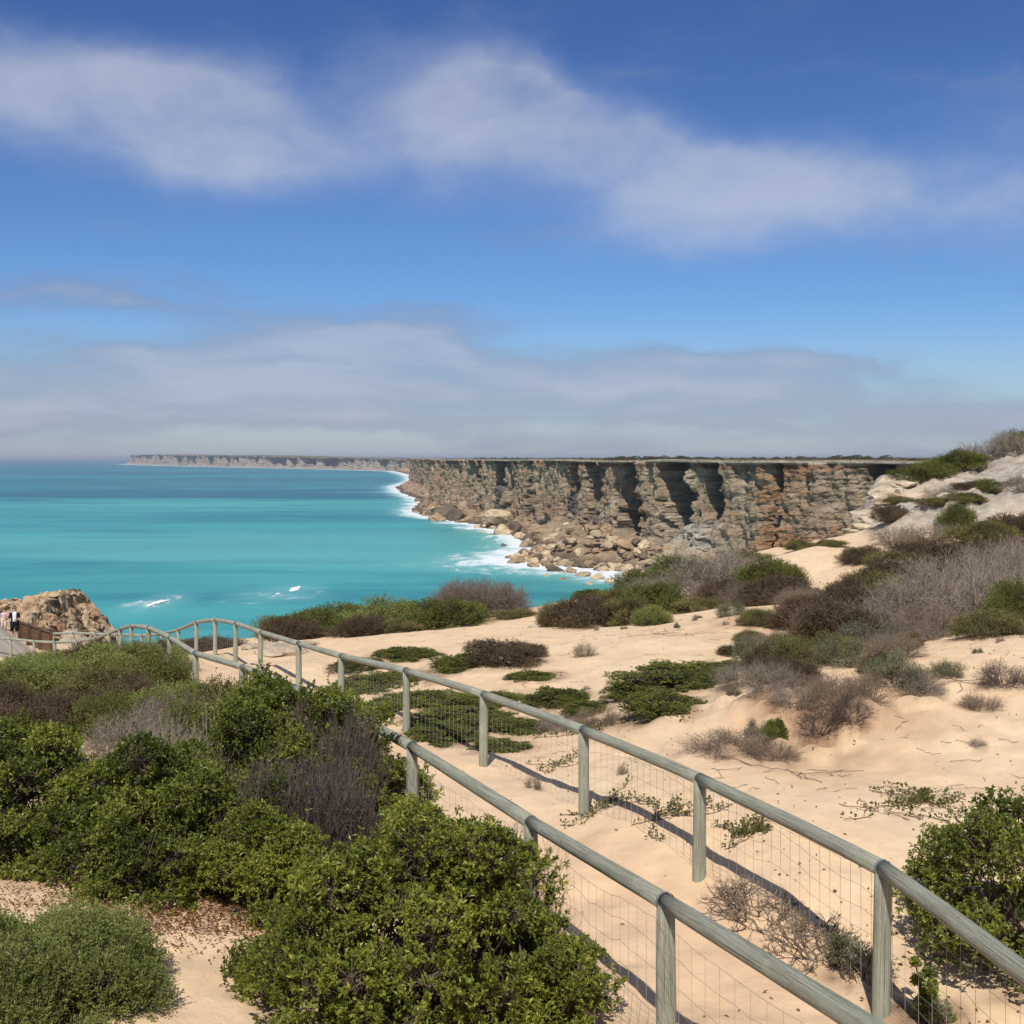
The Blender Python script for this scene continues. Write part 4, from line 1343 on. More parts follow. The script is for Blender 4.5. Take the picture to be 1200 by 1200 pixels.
def log_mesh(name, path, r0, r1, seed, nseg=14, mat=None, bumpy=0.05):
    """a log along a path, slightly uneven, with end caps and u along / v around coordinates"""
    path = np.asarray(path, float)
    n = len(path)
    t = unit(np.gradient(path, axis=0))
    ref = np.array([0, 0, 1.0]) if abs(t[:, 2]).max() < 0.9 else np.array([1.0, 0, 0])
    s = unit(np.cross(t, ref))
    q = np.cross(s, t)
    ang = np.linspace(0, 2 * math.pi, nseg, endpoint=False)
    ds = np.concatenate([[0], np.cumsum(np.linalg.norm(np.diff(path, axis=0), axis=1))])
    rr = np.linspace(r0, r1, n)
    A, D = np.meshgrid(ang, ds)
    nz = fbm(np.stack([np.cos(A) * 1.2 + seed * 5, np.sin(A) * 1.2, D * 1.6], -1).reshape(-1, 3), 3).reshape(n, nseg)
    R = rr[:, None] * (1 + bumpy * nz)
    V = path[:, None] + R[..., None] * (np.cos(A)[..., None] * s[:, None] + np.sin(A)[..., None] * q[:, None])
    V = V.reshape(-1, 3)
    i = np.arange(n - 1)[:, None] * nseg
    j = np.arange(nseg)[None]
    k = (j + 1) % nseg
    Fc = np.stack([i + j, i + k, i + nseg + k, i + nseg + j], -1).reshape(-1, 4)
    me = mesh_np(name, np.concatenate([V, path[:1], path[-1:]]),
                 [Fc, np.stack([np.full(nseg, n * nseg), k[0], j[0]], -1), np.stack([np.full(nseg, n * nseg + 1), (n - 1) * nseg + j[0], (n - 1) * nseg + k[0]], -1)],
                 mat, None, True)
    uv = me.uv_layers.new(name='UVMap')
    lv = np.empty(len(me.loops), np.int32)
    me.loops.foreach_get('vertex_index', lv)
    uu = np.concatenate([np.repeat(ds, nseg), [ds[0], ds[-1]]]) + seed * 3.1
    vv = np.concatenate([np.tile(np.abs(np.linspace(-1, 1, nseg, endpoint=False)), n), [0.5, 0.5]])
    uv.data.foreach_set('uv', np.stack([uu[lv], vv[lv]], -1).astype(np.float32).ravel())
    return me


def fence(rail_pts, side, label, seed):
    pts = np.array(rail_pts, float)
    pts[:, 2] += E
    r = 0.058
    pts[:, 2] -= r                                    # rail_pts give the top of the rail; work with its axis
    off = np.array([pts[1, 0], pts[1, 1], gz(pts[1, 0], pts[1, 1])])
    root = empty('timber_fence', tuple(off))
    tag(root, label, 'fence')
    rng = np.random.default_rng(seed)
    K = 8
    dense = catmull(pts, K)
    for i, p in enumerate(pts):
        zg = gz(p[0], p[1]) - 0.25
        lean = rng.normal(size=2) * 0.012
        path = np.linspace((p[0] + lean[0], p[1] + lean[1], zg), (p[0], p[1], p[2] - 0.012), 9)
        me = log_mesh('post', path - off, 0.063 * rng.uniform(0.95, 1.05), 0.058, seed + i, 14, M_WOOD, 0.06)
        obj('post', me, root)
    rails = []
    for i in range(len(pts) - 1):
        seg = dense[i * K:(i + 1) * K + 1].copy()
        lin = np.linspace(seg[0], seg[-1], len(seg))
        seg = lin * 0.65 + seg * 0.35
        big = 0.058 * rng.uniform(0.96, 1.06)
        sml = 0.058 * rng.uniform(0.90, 0.99)
        me = log_mesh('rail', seg - off, big, sml, seed + 50 + i, 16, M_WOOD, 0.06)
        rails.append(obj('rail', me, root))
    # galvanised straps over the rail joints
    for i in range(1, len(pts), 2):
        c = pts[i]
        t = unit(dense[min(i * K + 1, len(dense) - 1)] - dense[i * K - 1])
        s = unit(np.cross(t, np.array([0, 0, 1.0])))
        q = np.cross(s, t)
        ang = np.linspace(-0.35, math.pi + 0.35, 13)
        ring = np.cos(ang)[:, None] * s + np.sin(ang)[:, None] * q
        V = np.concatenate([c + ring * 0.0605 - t * 0.013, c + ring * 0.0625 - t * 0.013, c + ring * 0.0625 + t * 0.013, c + ring * 0.0605 + t * 0.013]) - off
        n = 13
        a = np.arange(n - 1)
        Fc = np.concatenate([np.stack([a + k * n, a + 1 + k * n, a + 1 + ((k + 1) % 4) * n, a + ((k + 1) % 4) * n], -1) for k in range(4)])
        obj('strap', mesh_np('strap', V, Fc, M_STRAP), rails[min(i, len(rails) - 1)])
    # wire netting, one panel a bay, stapled to the outer face of the posts
    for i in range(len(pts) - 1):
        seg = dense[i * K:(i + 1) * K + 1]
        L = float(np.linalg.norm(pts[i + 1] - pts[i]))
        fine = pts[i, 1] < 24
        nv = int(L / 0.15) if fine else int(L / 0.30)
        f = np.linspace(0, 1, nv + 1)
        xs = np.stack([np.interp(f, np.linspace(0, 1, K + 1), seg[:, k]) for k in range(3)], -1)
        t = unit(np.gradient(xs, axis=0))
        s = unit(np.cross(t, np.array([0, 0, 1.0]))) * side
        gl = ground(xs[:, 0], xs[:, 1])
        base = xs + s * 0.066
        hts = np.array([0.05, 0.17, 0.29, 0.42, 0.56, 0.72, 0.88])
        wob = rng.normal(size=(len(hts), nv + 1)) * 0.006
        rows = []
        for hh, wb in zip(hts, wob):
            b = base.copy()
            sag = 0.035 * np.sin(f * math.pi) * (1 if hh > 0.8 else 0.3)
            b[:, 2] = gl + np.minimum(hh, xs[:, 2] - gl - 0.09) - sag + wb
            rows.append(b)
        rows = np.array(rows)
        A = [rows[:, :-1].reshape(-1, 3), rows[:-1].reshape(-1, 3)]
        B = [rows[:, 1:].reshape(-1, 3), rows[1:].reshape(-1, 3)]
        V, Fc = tubes_geo(np.concatenate(A) - off, np.concatenate(B) - off, 0.0015, 0.0015)
        # knots where wires cross
        w = obj('wire_netting', mesh_np('wire_netting', V, Fc, M_WIRE), root)
        w['kind'] = 'stuff'


# ------------------------------------------------------------------ boardwalk, outcrop, people
def box_bm(bm, c, s, rz=0.0):
    m = Matrix.Translation(Vector(c)) @ Matrix.Rotation(rz, 4, 'Z') @ Matrix.Diagonal((s[0], s[1], s[2], 1))
    bmesh.ops.create_cube(bm, size=1.0, matrix=m)


def bm_mesh(name, bm, mat, smooth=False):
    me = bpy.data.meshes.new(name)
    bm.to_mesh(me)
    bm.free()
    me.materials.append(mat)
    if smooth:
        for p in me.polygons:
            p.use_smooth = True
    return me


DECK_Z = -9.0 + E
M_DECK = mat_plain('grey_deck_board', (0.34, 0.28, 0.22), 0.8, 0.2, 0, 0.3, 3.0)
M_BROWN = mat_plain('brown_oiled_board', (0.15, 0.078, 0.038), 0.7, 0.3, 0, 0.35, 4.0)
M_DBROWN = mat_plain('dark_brown_post', (0.085, 0.045, 0.025), 0.7, 0.3, 0, 0.3, 4.0)


def build_boardwalk():
    # deck
    a = np.array([-27.5, 61.5]); 
    root = empty('boardwalk', (-26.0, 57.0, DECK_Z))
    tag(root, 'grey timber boardwalk deck below the limestone outcrop', 'boardwalk')
    d = np.array([0.52, -0.85]); d /= np.linalg.norm(d)       # towards us along the deck
    s = np.array([-d[1], d[0]])                               # to the right when walking towards us
    rz = math.atan2(d[1], d[0])
    bmj = bmesh.new()
    for k in (-1.6, 0, 1.6):
        box_bm(bmj, (s[0] * k, s[1] * k, -0.16), (13.0, 0.12, 0.2), rz)
    obj('joist_frame', bm_mesh('joist_frame', bmj, M_DBROWN), root)
    bmp = bmesh.new()
    box_bm(bmp, (0, 0, -0.03), (0.135, 4.2, 0.05))
    pm = bm_mesh('plank', bmp, M_DECK)
    for i in range(86):
        q = d * (-6.2 + i * 0.145)
        o = obj('plank', pm, root)
        o.location = (q[0], q[1], 0.002 * (i % 3))
        o.rotation_euler = (0, 0, rz)
    for i in range(5):
        for k in (-1.7, 1.7):
            q = d * (-5.5 + i * 2.8) + s * k
            bmq = bmesh.new()
            box_bm(bmq, (q[0], q[1], -0.9), (0.14, 0.14, 1.4), rz)
            obj('stump', bm_mesh('stump', bmq, M_DBROWN), root)
    # boarded railing
    p0 = np.array([(25 - 600) / 1380 * 61.0, 61.0]); p1 = np.array([(62 - 600) / 1380 * 55.0, 55.0])
    root2 = empty('boarded_railing', (p0[0], p0[1], DECK_Z))
    tag(root2, 'brown boarded railing beside the boardwalk, with a square cap rail', 'railing')
    v = p1 - p0
    Lr = float(np.linalg.norm(v)); e = v / Lr
    ra = math.atan2(e[1], e[0])
    nb = int(Lr / 0.125)
    bmb = bmesh.new()
    box_bm(bmb, (0, 0, 0.48), (0.108, 0.025, 0.86))
    bmsh = bm_mesh('board', bmb, M_BROWN)
    z0, z1 = -0.45, -0.13
    for i in range(nb):
        f = (i + 0.5) / nb
        o = obj('board', bmsh, root2)
        o.location = (e[0] * f * Lr, e[1] * f * Lr, z0 + (z1 - z0) * f)
        o.rotation_euler = (0, 0, ra)
    npst = 4
    for i in range(npst):
        f = i / (npst - 1)
        bmq = bmesh.new()
        box_bm(bmq, (e[0] * f * Lr + e[1] * 0.085, e[1] * f * Lr - e[0] * 0.085, z0 + (z1 - z0) * f + 0.42), (0.12, 0.12, 1.25), ra)
        obj('post', bm_mesh('post', bmq, M_DBROWN), root2)
    for nm, hh, sz in (('cap_rail', 0.98, (0.16, 0.05)), ('bottom_rail', 0.07, (0.06, 0.09))):
        A = np.array([[0, 0, z0 + hh]]); B = np.array([[e[0] * Lr, e[1] * Lr, z1 + hh]])
        nrm = np.array([-e[1], e[0], 0])
        u = np.array([0, 0, 1.0])
        V = np.concatenate([c + a_ * nrm * sz[0] / 2 + b_ * u * sz[1] / 2 for c in (A, B) for a_, b_ in ((-1, -1), (1, -1), (1, 1), (-1, 1))])
        Fc = np.array([[0, 1, 2, 3], [7, 6, 5, 4], [0, 4, 5, 1], [1, 5, 6, 2], [2, 6, 7, 3], [3, 7, 4, 0]])
        obj(nm, mesh_np(nm, V, Fc, M_BROWN), root2)


def build_outcrop():
    """the pitted limestone knob behind the boardwalk: a height field of blocks with an overhanging brow"""
    n = 130
    Y0 = 71.0
    u = np.linspace(-1, 1, n)
    # silhouette heights across the outcrop from bearings
    sil = np.array([(-200, 716), (-90, 712), (-40, 710), (0, 706), (20, 704), (35, 700), (50, 696), (62, 695), (66, 698), (68, 704), (70, 716), (74, 718), (79, 726), (86, 735), (94, 742), (101, 750), (110, 765)], float)
    sx = (sil[:, 0] - 600) / 1380 * Y0
    szz = (537 - sil[:, 1]) / 1380 * Y0 + E
    X = np.linspace(sx[0], sx[-1], 230)
    D = np.linspace(-7.0, 8.0, 110)                            # towards the sea
    XX, DD = np.meshgrid(X, D)
    top = np.interp(XX, sx, szz)
    base = DECK_Z - 0.8
    prof = np.where(DD < 0, sstep(DD, -6.5, -0.3) ** 0.8, 1 - 0.35 * sstep(DD, 0, 8))
    P = np.stack([XX, DD + Y0, 0 * XX], -1).reshape(-1, 3)
    cells = fbm(P * 0.75 + 2, 4, 0.62).reshape(XX.shape)
    blk = np.floor((fbm(P * 0.45 + 8, 3).reshape(XX.shape) + 1) * 4.0) / 4.0 - 1.0
    Z = base + (top - base) * prof + (cells * 0.55 + blk * 0.55) * (0.25 + 0.75 * sstep(DD, -6, -2)) * (1 - 0.75 * np.exp(-(DD / 0.8) ** 2))
    Z = np.where(DD > 4.5, Z - (DD - 4.5) * 4, Z)
    Q = np.stack([XX, DD + Y0, Z], -1).reshape(-1, 3)
    jit = np.stack([fbm(Q * 1.3 + k * 9, 4, 0.65) for k in range(3)], -1) * np.array([0.55, 0.6, 0.35])
    pit = sstep(fbm(Q * 1.0 + 77, 3, 0.6), 0.15, 0.45)
    jit[:, 1] += pit * 0.9
    jit[:, 2] -= pit * 0.35
    Q = Q + jit
    c0 = np.array([0.44, 0.325, 0.195])
    nn = fbm(Q * 0.6 + 20, 4)
    n2 = fbm(Q * 1.5 + 7, 4, 0.6)
    w = sstep(nn, 0.05, 0.5)[:, None]
    c = c0 * (1 - w) + np.array([0.40, 0.24, 0.13]) * w
    k = np.maximum(sstep(n2, 0.22, 0.5) * 0.65, pit * 0.5)[:, None]
    c = c * (1 - k) + np.array([0.11, 0.075, 0.05]) * k
    me = mesh_np('limestone_outcrop', Q, grid_faces(len(D), len(X)), M_STONE, c, False)
    o = obj('limestone_outcrop', me)
    tag(o, 'rugged tan limestone knob behind the boardwalk above the sea', 'rock')
    # loose blocks round its foot
    pr = [rock_mesh('rock', 60 + i, (0.47, 0.37, 0.25), M_STONE, 2, 0.35) for i in range(4)]
    rnd = random.Random(3)
    for i, (px, Y, r) in enumerate(((84, 66, 0.7), (93, 67, 0.55), (101, 66.5, 0.6), (110, 67, 0.5), (88, 63, 0.4), (97, 63.5, 0.45), (118, 66, 0.4), (106, 63, 0.35), (79, 64, 0.5))):
        x = (px - 600) / 1380 * Y
        b = obj('limestone_block', pr[i % 4])
        b.location = (x, Y, gz(x, Y) + r * 0.35)
        b.scale = (r, r * rnd.uniform(0.8, 1.2), r * rnd.uniform(0.6, 0.9))
        b.rotation_euler = (rnd.uniform(-.2, .2), rnd.uniform(-.2, .2), rnd.uniform(0, 6))
        tag(b, 'pale limestone block lying at the foot of the outcrop', 'rock', 'limestone blocks by the outcrop')


def build_boulders(near):
    t, Q, nrm, topz = near
    cols = ((0.43, 0.33, 0.21), (0.26, 0.19, 0.12), (0.52, 0.40, 0.25), (0.15, 0.11, 0.075), (0.36, 0.24, 0.14))
    pr = [rock_mesh('boulder', 20 + i, cols[i % 5], M_BOULDER, 3, 0.30, 1.0, 14) for i in range(10)]
    rnd = random.Random(11)
    # waterline boulders along the foot of the cliff, biggest on the spit
    sh = SHORE[0]
    sel = np.nonzero((Q[:, 1] > 560) & (Q[:, 1] < 1420))[0]
    lab = {0: 'tan boulder on the rubble slope below the sea cliff', 1: 'wave-washed boulder at the waterline below the cliff',
           2: 'huge tan boulder fallen at the corner of the sea cliff'}
    def put(x, y, z, r, k, group, flat=0.8):
        r *= 0.9
        b = obj('boulder', pr[rnd.randrange(10)])
        b.location = (x, y, z)
        b.scale = (r * rnd.uniform(0.8, 1.35), r * rnd.uniform(0.8, 1.2), r * rnd.uniform(0.6, 0.95) * flat / 0.8)
        b.rotation_euler = (rnd.uniform(-.3, .3), rnd.uniform(-.3, .3), rnd.uniform(0, 6.28))
        tag(b, lab[k], 'boulder', group)
    for i in range(260):
        j = rnd.choice(sel)
        y = Q[j, 1]
        w = math.exp(-((y - 660) / 110.0) ** 2)
        if rnd.random() > 0.35 + 0.65 * w:
            continue
        off = rnd.uniform(-6, 5 + 4 * w)
        r = rnd.uniform(1.6, 4.2) * (1 + 0.4 * rnd.random())
        p = sh[j] + nrm[j] * off
        put(p[0], p[1], r * 0.15, r, 1, 'boulders at the waterline')
    for i in range(330):
        j = rnd.choice(sel)
        y = Q[j, 1]
        w = math.exp(-((y - 670) / 90.0) ** 2)
        if rnd.random() > 0.25 + 0.75 * w:
            continue
        f = rnd.uniform(0.15, 0.95)
        base = Q[j, :2] + nrm[j] * 3
        p = base + (sh[j] - base) * f
        z = Q[j, 3] * (1 - f) ** 1.35
        put(p[0], p[1], z + 0.5, rnd.uniform(1.4, 4.2) * (0.7 + 0.5 * w) * (1.4 if rnd.random() < 0.15 else 1), 0, 'boulders on the rubble slope')
    for (px, py, Y, r) in ((522, 598, 1160, 19), (535, 604, 1130, 12), (552, 607, 1105, 11), (585, 604, 1010, 12), (590, 622, 930, 9), (512, 609, 1130, 9), (604, 618, 940, 9),
                           (628, 628, 850, 9), (640, 622, 860, 12), (655, 634, 800, 9)):
        x, y, z = W(px, py, Y)
        put(x, y, max(z + E - r * 0.2, r * 0.2), r, 2, 'huge fallen boulders')
    for (px, py, r) in ((602, 657, 4.2), (617, 655, 4.0), (626, 661, 4.6), (640, 660, 4.0), (652, 666, 5.0), (668, 668, 4.0), (682, 672, 4.4), (700, 676, 4.2), (716, 680, 3.6),
                        (590, 637, 2.6), (567, 622, 3.0), (575, 624, 2.0), (660, 676, 2.2), (640, 672, 1.8), (690, 682, 1.8), (480, 570, 9), (490, 585, 7), (497, 592, 6), (505, 575, 8)):
        Y = E * 1380 / (py + 3 - 537)
        put((px - 600) / 1380 * Y, Y, r * 0.1, r, 1, 'boulders at the waterline', 0.65)


def build_ground_rocks():
    pr = [rock_mesh('stone', 80 + i, (0.52, 0.42, 0.29), M_STONE, 2, 0.35, 0.6) for i in range(4)]
    rnd = random.Random(9)
    for i, (px, Y, r) in enumerate(((318, 34.0, 0.55), (332, 34.5, 0.6), (345, 34.0, 0.5), (300, 38.0, 0.45), (312, 39.0, 0.55), (325, 40.0, 0.6), (338, 38.5, 0.4), (356, 35.5, 0.4), (600, 28.0, 0.2), (620, 29.0, 0.25), (612, 30, 0.22))):
        x = (px - 600) / 1380 * Y
        b = obj('limestone_slab', pr[i % 4])
        b.location = (x, Y, gz(x, Y) + r * 0.1)
        b.scale = (r * rnd.uniform(1, 1.6), r, r * 0.5)
        b.rotation_euler = (0, 0, rnd.uniform(0, 6))
        tag(b, 'weathered limestone slab bedded in the sand beyond the far fence', 'rock', 'slabs bedded in the sand')
    # white rim boulders of the limestone slope
    for i in range(26):
        f = i / 25
        px = 1000 + 66 * f + rnd.uniform(-4, 4)
        py = 630 - 62 * f
        Y = 61 + 12 * f + rnd.uniform(-1, 1)
        x = (px - 600) / 1380 * Y
        r = rnd.uniform(0.35, 0.9)
        b = obj('limestone_block', pr[i % 4])
        b.location = (x, Y, gz(x, Y) + r * 0.15)
        b.scale = (r * rnd.uniform(1, 1.8), r, r * 0.7)
        b.rotation_euler = (rnd.uniform(-.2, .2), rnd.uniform(-.2, .2), rnd.uniform(0, 6))
        tag(b, 'white limestone block along the rim of the pale slope', 'rock', 'rim blocks of the limestone slope')
    # a litter of small stones and dead leaves on the sand
    rng = np.random.default_rng(4)
    V, Fc, C = [], [], []
    n = 5200
    Y = np.exp(rng.uniform(math.log(6.5), math.log(40), n))
    X = rng.uniform(-0.46, 0.5, n) * Y
    keep = (path_mask(X, Y) < 0.3) | (rng.random(n) < 0.22)
    cl = fbm(np.stack([X * 0.5, Y * 0.5, 0 * X], -1), 3)
    keep &= cl + rng.normal(size=n) * 0.25 > 0.0
    X, Y = X[keep], Y[keep]
    z = ground(X, Y)
    B = np.stack([X, Y, z + 0.004], -1)
    D = rand_dir(len(B), rng); D[:, 2] = np.abs(D[:, 2]) * 0.35; D = unit(D)
    L = rng.uniform(0.02, 0.055, len(B))
    V, Fc = leaves_geo(B, D, L, L * 0.5, rng)
    f = rng.random((len(B), 1))
    c = np.array([[0.22, 0.13, 0.06]]) * (1 - f) + np.array([[0.10, 0.075, 0.05]]) * f
    me = mesh_np('leaf_litter', V, Fc, M_SOFT, np.repeat(c, 4, 0))
    tag(obj('leaf_litter', me), 'fallen brown leaves scattered over the sand', 'leaf litter', kind='stuff')
    # dead sticks and root ends lying about on the sand
    n = 650
    Y = np.exp(rng.uniform(math.log(11), math.log(44), n))
    X = rng.uniform(-0.12, 0.5, n) * Y
    cl = fbm(np.stack([X * 0.35 + 8, Y * 0.35, 0 * X], -1), 3) + rng.normal(size=n) * 0.2
    keep = (path_mask(X, Y) < 0.05) & (cl > 0.1) & (rock_mask(X, Y) < 0.2)
    X, Y = X[keep], Y[keep]
    A_, B_ = [], []
    for x_, y_ in zip(X, Y):
        a_ = rng.uniform(0, 6.28)
        p_ = np.array([x_, y_])
        for _ in range(rng.integers(2, 5)):
            a_ += rng.normal() * 0.5
            q_ = p_ + np.array([math.cos(a_), math.sin(a_)]) * rng.uniform(0.05, 0.14)
            A_.append((*p_, 0)); B_.append((*q_, 0))
            p_ = q_
    A_, B_ = np.array(A_), np.array(B_)
    A_[:, 2] = ground(A_[:, 0], A_[:, 1]) + 0.008
    B_[:, 2] = ground(B_[:, 0], B_[:, 1]) + 0.008 + rng.random(len(B_)) * 0.02
    V, Fc = tubes_geo(A_, B_, 0.0045, 0.003)
    f = np.repeat(rng.random((len(A_), 1)), 6, 0)
    me = mesh_np('dead_sticks', V, Fc, M_TWIG, np.array([[0.10, 0.07, 0.05]]) * (1 - f) + np.array([[0.26, 0.20, 0.15]]) * f)
    tag(obj('dead_sticks', me), 'dead sticks and root ends strewn over the dune sand', 'sticks', kind='stuff')
    # deep orange-brown litter under the big shrubs beside the sand hollow
    n = 6000
    X = rng.normal(-2.5, 0.9, n); Y = 9.0 + np.abs(rng.normal(0, 0.9, n)) - 0.25 * rng.random(n) ** 3 * 3 + 0.25 * fbm(np.stack([X * 1.5, 0 * X, 0 * X], -1), 3)
    z = ground(X, Y)
    B = np.stack([X, Y, z + 0.004 + rng.random(n) * 0.02], -1)
    D = rand_dir(n, rng); D[:, 2] = np.abs(D[:, 2]) * 0.5; D = unit(D)
    L = rng.uniform(0.02, 0.04, n)
    V, Fc = leaves_geo(B, D, L, L * 0.5, rng)
    f = rng.random((n, 1))
    c = np.array([[0.26, 0.12, 0.045]]) * (1 - f) + np.array([[0.15, 0.08, 0.04]]) * f
    me = mesh_np('shrub_litter', V, Fc, M_SOFT, np.repeat(c, 4, 0))
    tag(obj('shrub_litter', me), 'drift of orange-brown fallen leaves under the green shrubs', 'leaf litter', kind='stuff')


def build_plateau_scrub(near):
    """low scrub along the cliff tops, too far off to count"""
    t, Q, nrm, topz = near
    rng = np.random.default_rng(21)
    sel = np.nonzero((Q[:, 1] > 330) & (Q[:, 1] < 1900))[0]
    n = 1500
    j = rng.choice(sel, n)
    dd = rng.gamma(1.6, 45, n) + 9
    c0 = np.stack([Q[j, 0] - nrm[j, 0] * dd, Q[j, 1] - nrm[j, 1] * dd, topz[j] + np.minimum(dd, 400) * 0.004], -1)
    cl = sstep(fbm(np.stack([c0[:, 0] / 45, c0[:, 1] / 90, 0 * dd], -1), 3), -0.15, 0.5)
    r = rng.uniform(0.7, 2.0, n) * (0.35 + 1.3 * cl ** 1.5)
    per = 60
    B = np.repeat(c0, per, 0)
    R = np.repeat(r, per)
    d = rand_dir(len(B), rng); d[:, 2] = np.abs(d[:, 2])
    B = B + d * (R * rng.uniform(0.7, 1.0, len(R)))[:, None] * np.array([1.3, 1.3, 0.62])
    D = unit(d + rand_dir(len(B), rng) * 0.7)
    V, Fc = leaves_geo(B, D, R * 0.45, R * 0.28, rng)
    f = np.repeat(rng.random((n, 1)), per, 0)
    c = np.array([[0.060, 0.066, 0.030]]) * (1 - f) + np.array([[0.135, 0.110, 0.060]]) * f
    c = c * rng.uniform(0.7, 1.3, (len(c), 1))
    me = mesh_np('plateau_scrub', V, Fc, M_SOFT, np.repeat(c, 4, 0))
    tag(obj('plateau_scrub', me), 'low dark scrub along the flat cliff top', 'scrub', kind='stuff')


def build_waves():
    """two small waves breaking over a shoal"""
    m = mat_plain('white_water', (0.82, 0.85, 0.85), 0.8, 0.2, 0, 0.08, 0.3)
    for i, (px, py, wpx) in enumerate(((184, 707, 24), (321, 698, 42), (156, 708, 7), (345, 690, 26))):
        Y = E * 1380 / (py - 537)
        x = (px - 600) / 1380 * Y
        L = wpx / 1380 * Y * 0.7
        n, k = 90, 40
        u = np.linspace(-1, 1, n)[:, None]
        v = np.linspace(-1, 1, k)[None]
        env = np.sqrt(np.maximum(1 - u * u, 0))
        X = u * L / 2 + 0 * v
        D = v * (5.0 + 26.0 * env * (0.55 if i == 0 else 0.30)) * (env + 0.02)
        P = np.stack([X, D, 0 * X], -1).reshape(-1, 3)
        nz = fbm(P * 0.35 + i * 9, 4).reshape(n, k)
        D = D * (1 + 0.5 * nz) + fbm(np.stack([X * 0.15, 0 * X, 0 * X + i], -1).reshape(-1, 3), 3).reshape(n, k) * 1.0
        Z = 0.02 + (1.3 * env * np.maximum(1 - v * v, 0) * np.clip(0.5 + 0.5 * u, 0.1, 1) + 0.5 * np.maximum(nz, 0) * env) * (0.35 if i == 0 else 0.15)
        PV = np.stack([X, D, Z], -1).reshape(-1, 3)
        Fq = grid_faces(n, k)
        uu = np.broadcast_to(np.abs(u), (n, k)).reshape(-1)
        rag = fbm(PV * np.array([0.42, 0.10, 0]) + i * 5 + 2, 5, 0.7) * 1.3 - np.maximum(uu, np.abs(np.broadcast_to(v, (n, k))).reshape(-1)) ** 2 * 0.75
        Fq = Fq[rag[Fq].mean(1) > (-0.30 if i == 0 else -0.12)]
        me = mesh_np('breaking_wave', PV, Fq, m, None, True)
        o = obj('breaking_wave', me)
        o.location = (x, Y, 0)
        tag(o, ('short thick white breaker alone on the turquoise sea', 'wide white breaker over a shoal', 'tiny whitecap beside the short thick breaker', 'thin whitecap trailing from the wide breaker')[i], 'wave')


def lathe(path, radii, nseg=14, sq=1.0):
    """closed tube along a path with elliptical section (sq squeezes depth)"""
    path = np.asarray(path, float)
    radii = np.asarray(radii, float)
    n = len(path)
    a = np.linspace(0, 2 * math.pi, nseg, endpoint=False)
    V = path[:, None] + np.stack([np.cos(a)[None] * radii[:, None], np.sin(a)[None] * radii[:, None] * sq, 0 * a[None] + 0 * radii[:, None]], -1)
    V = V.reshape(-1, 3)
    i = np.arange(n - 1)[:, None] * nseg
    j = np.arange(nseg)[None]
    k = (j + 1) % nseg
    Fc = np.stack([i + j, i + k, i + nseg + k, i + nseg + j], -1).reshape(-1, 4)
    V = np.concatenate([V, path[:1], path[-1:]])
    c = [Fc, np.stack([np.full(nseg, n * nseg), k[0], j[0]], -1), np.stack([np.full(nseg, n * nseg + 1), (n - 1) * nseg + j[0], (n - 1) * nseg + k[0]], -1)]
    return V, c


M_SKIN = mat_plain('skin', (0.48, 0.30, 0.21), 0.55, 0.4, 0, 0.05)


def skin_body(name, joints, edges, mat):
    """joints: name -> (pos, radius); one continuous skinned body"""
    names = list(joints)
    me = bpy.data.meshes.new(name)
    bm = bmesh.new()
    lay = bm.verts.layers.skin.verify()
    vv = {}
    for nme in names:
        p, r = joints[nme]
        v = bm.verts.new(p)
        rr = r if isinstance(r, tuple) else (r, r)
        v[lay].radius = rr
        v[lay].use_root = nme == 'pelvis'
        vv[nme] = v
    for a, b in edges:
        bm.edges.new((vv[a], vv[b]))
    bm.to_mesh(me)
    bm.free()
    me.materials.append(mat)
    o = bpy.data.objects.new(name, me)
    COL.objects.link(o)
    md = o.modifiers.new('Skin', 'SKIN')
    md.use_smooth_shade = True
    s = o.modifiers.new('Subdivision', 'SUBSURF')
    s.levels = 2
    s.render_levels = 2
    return o


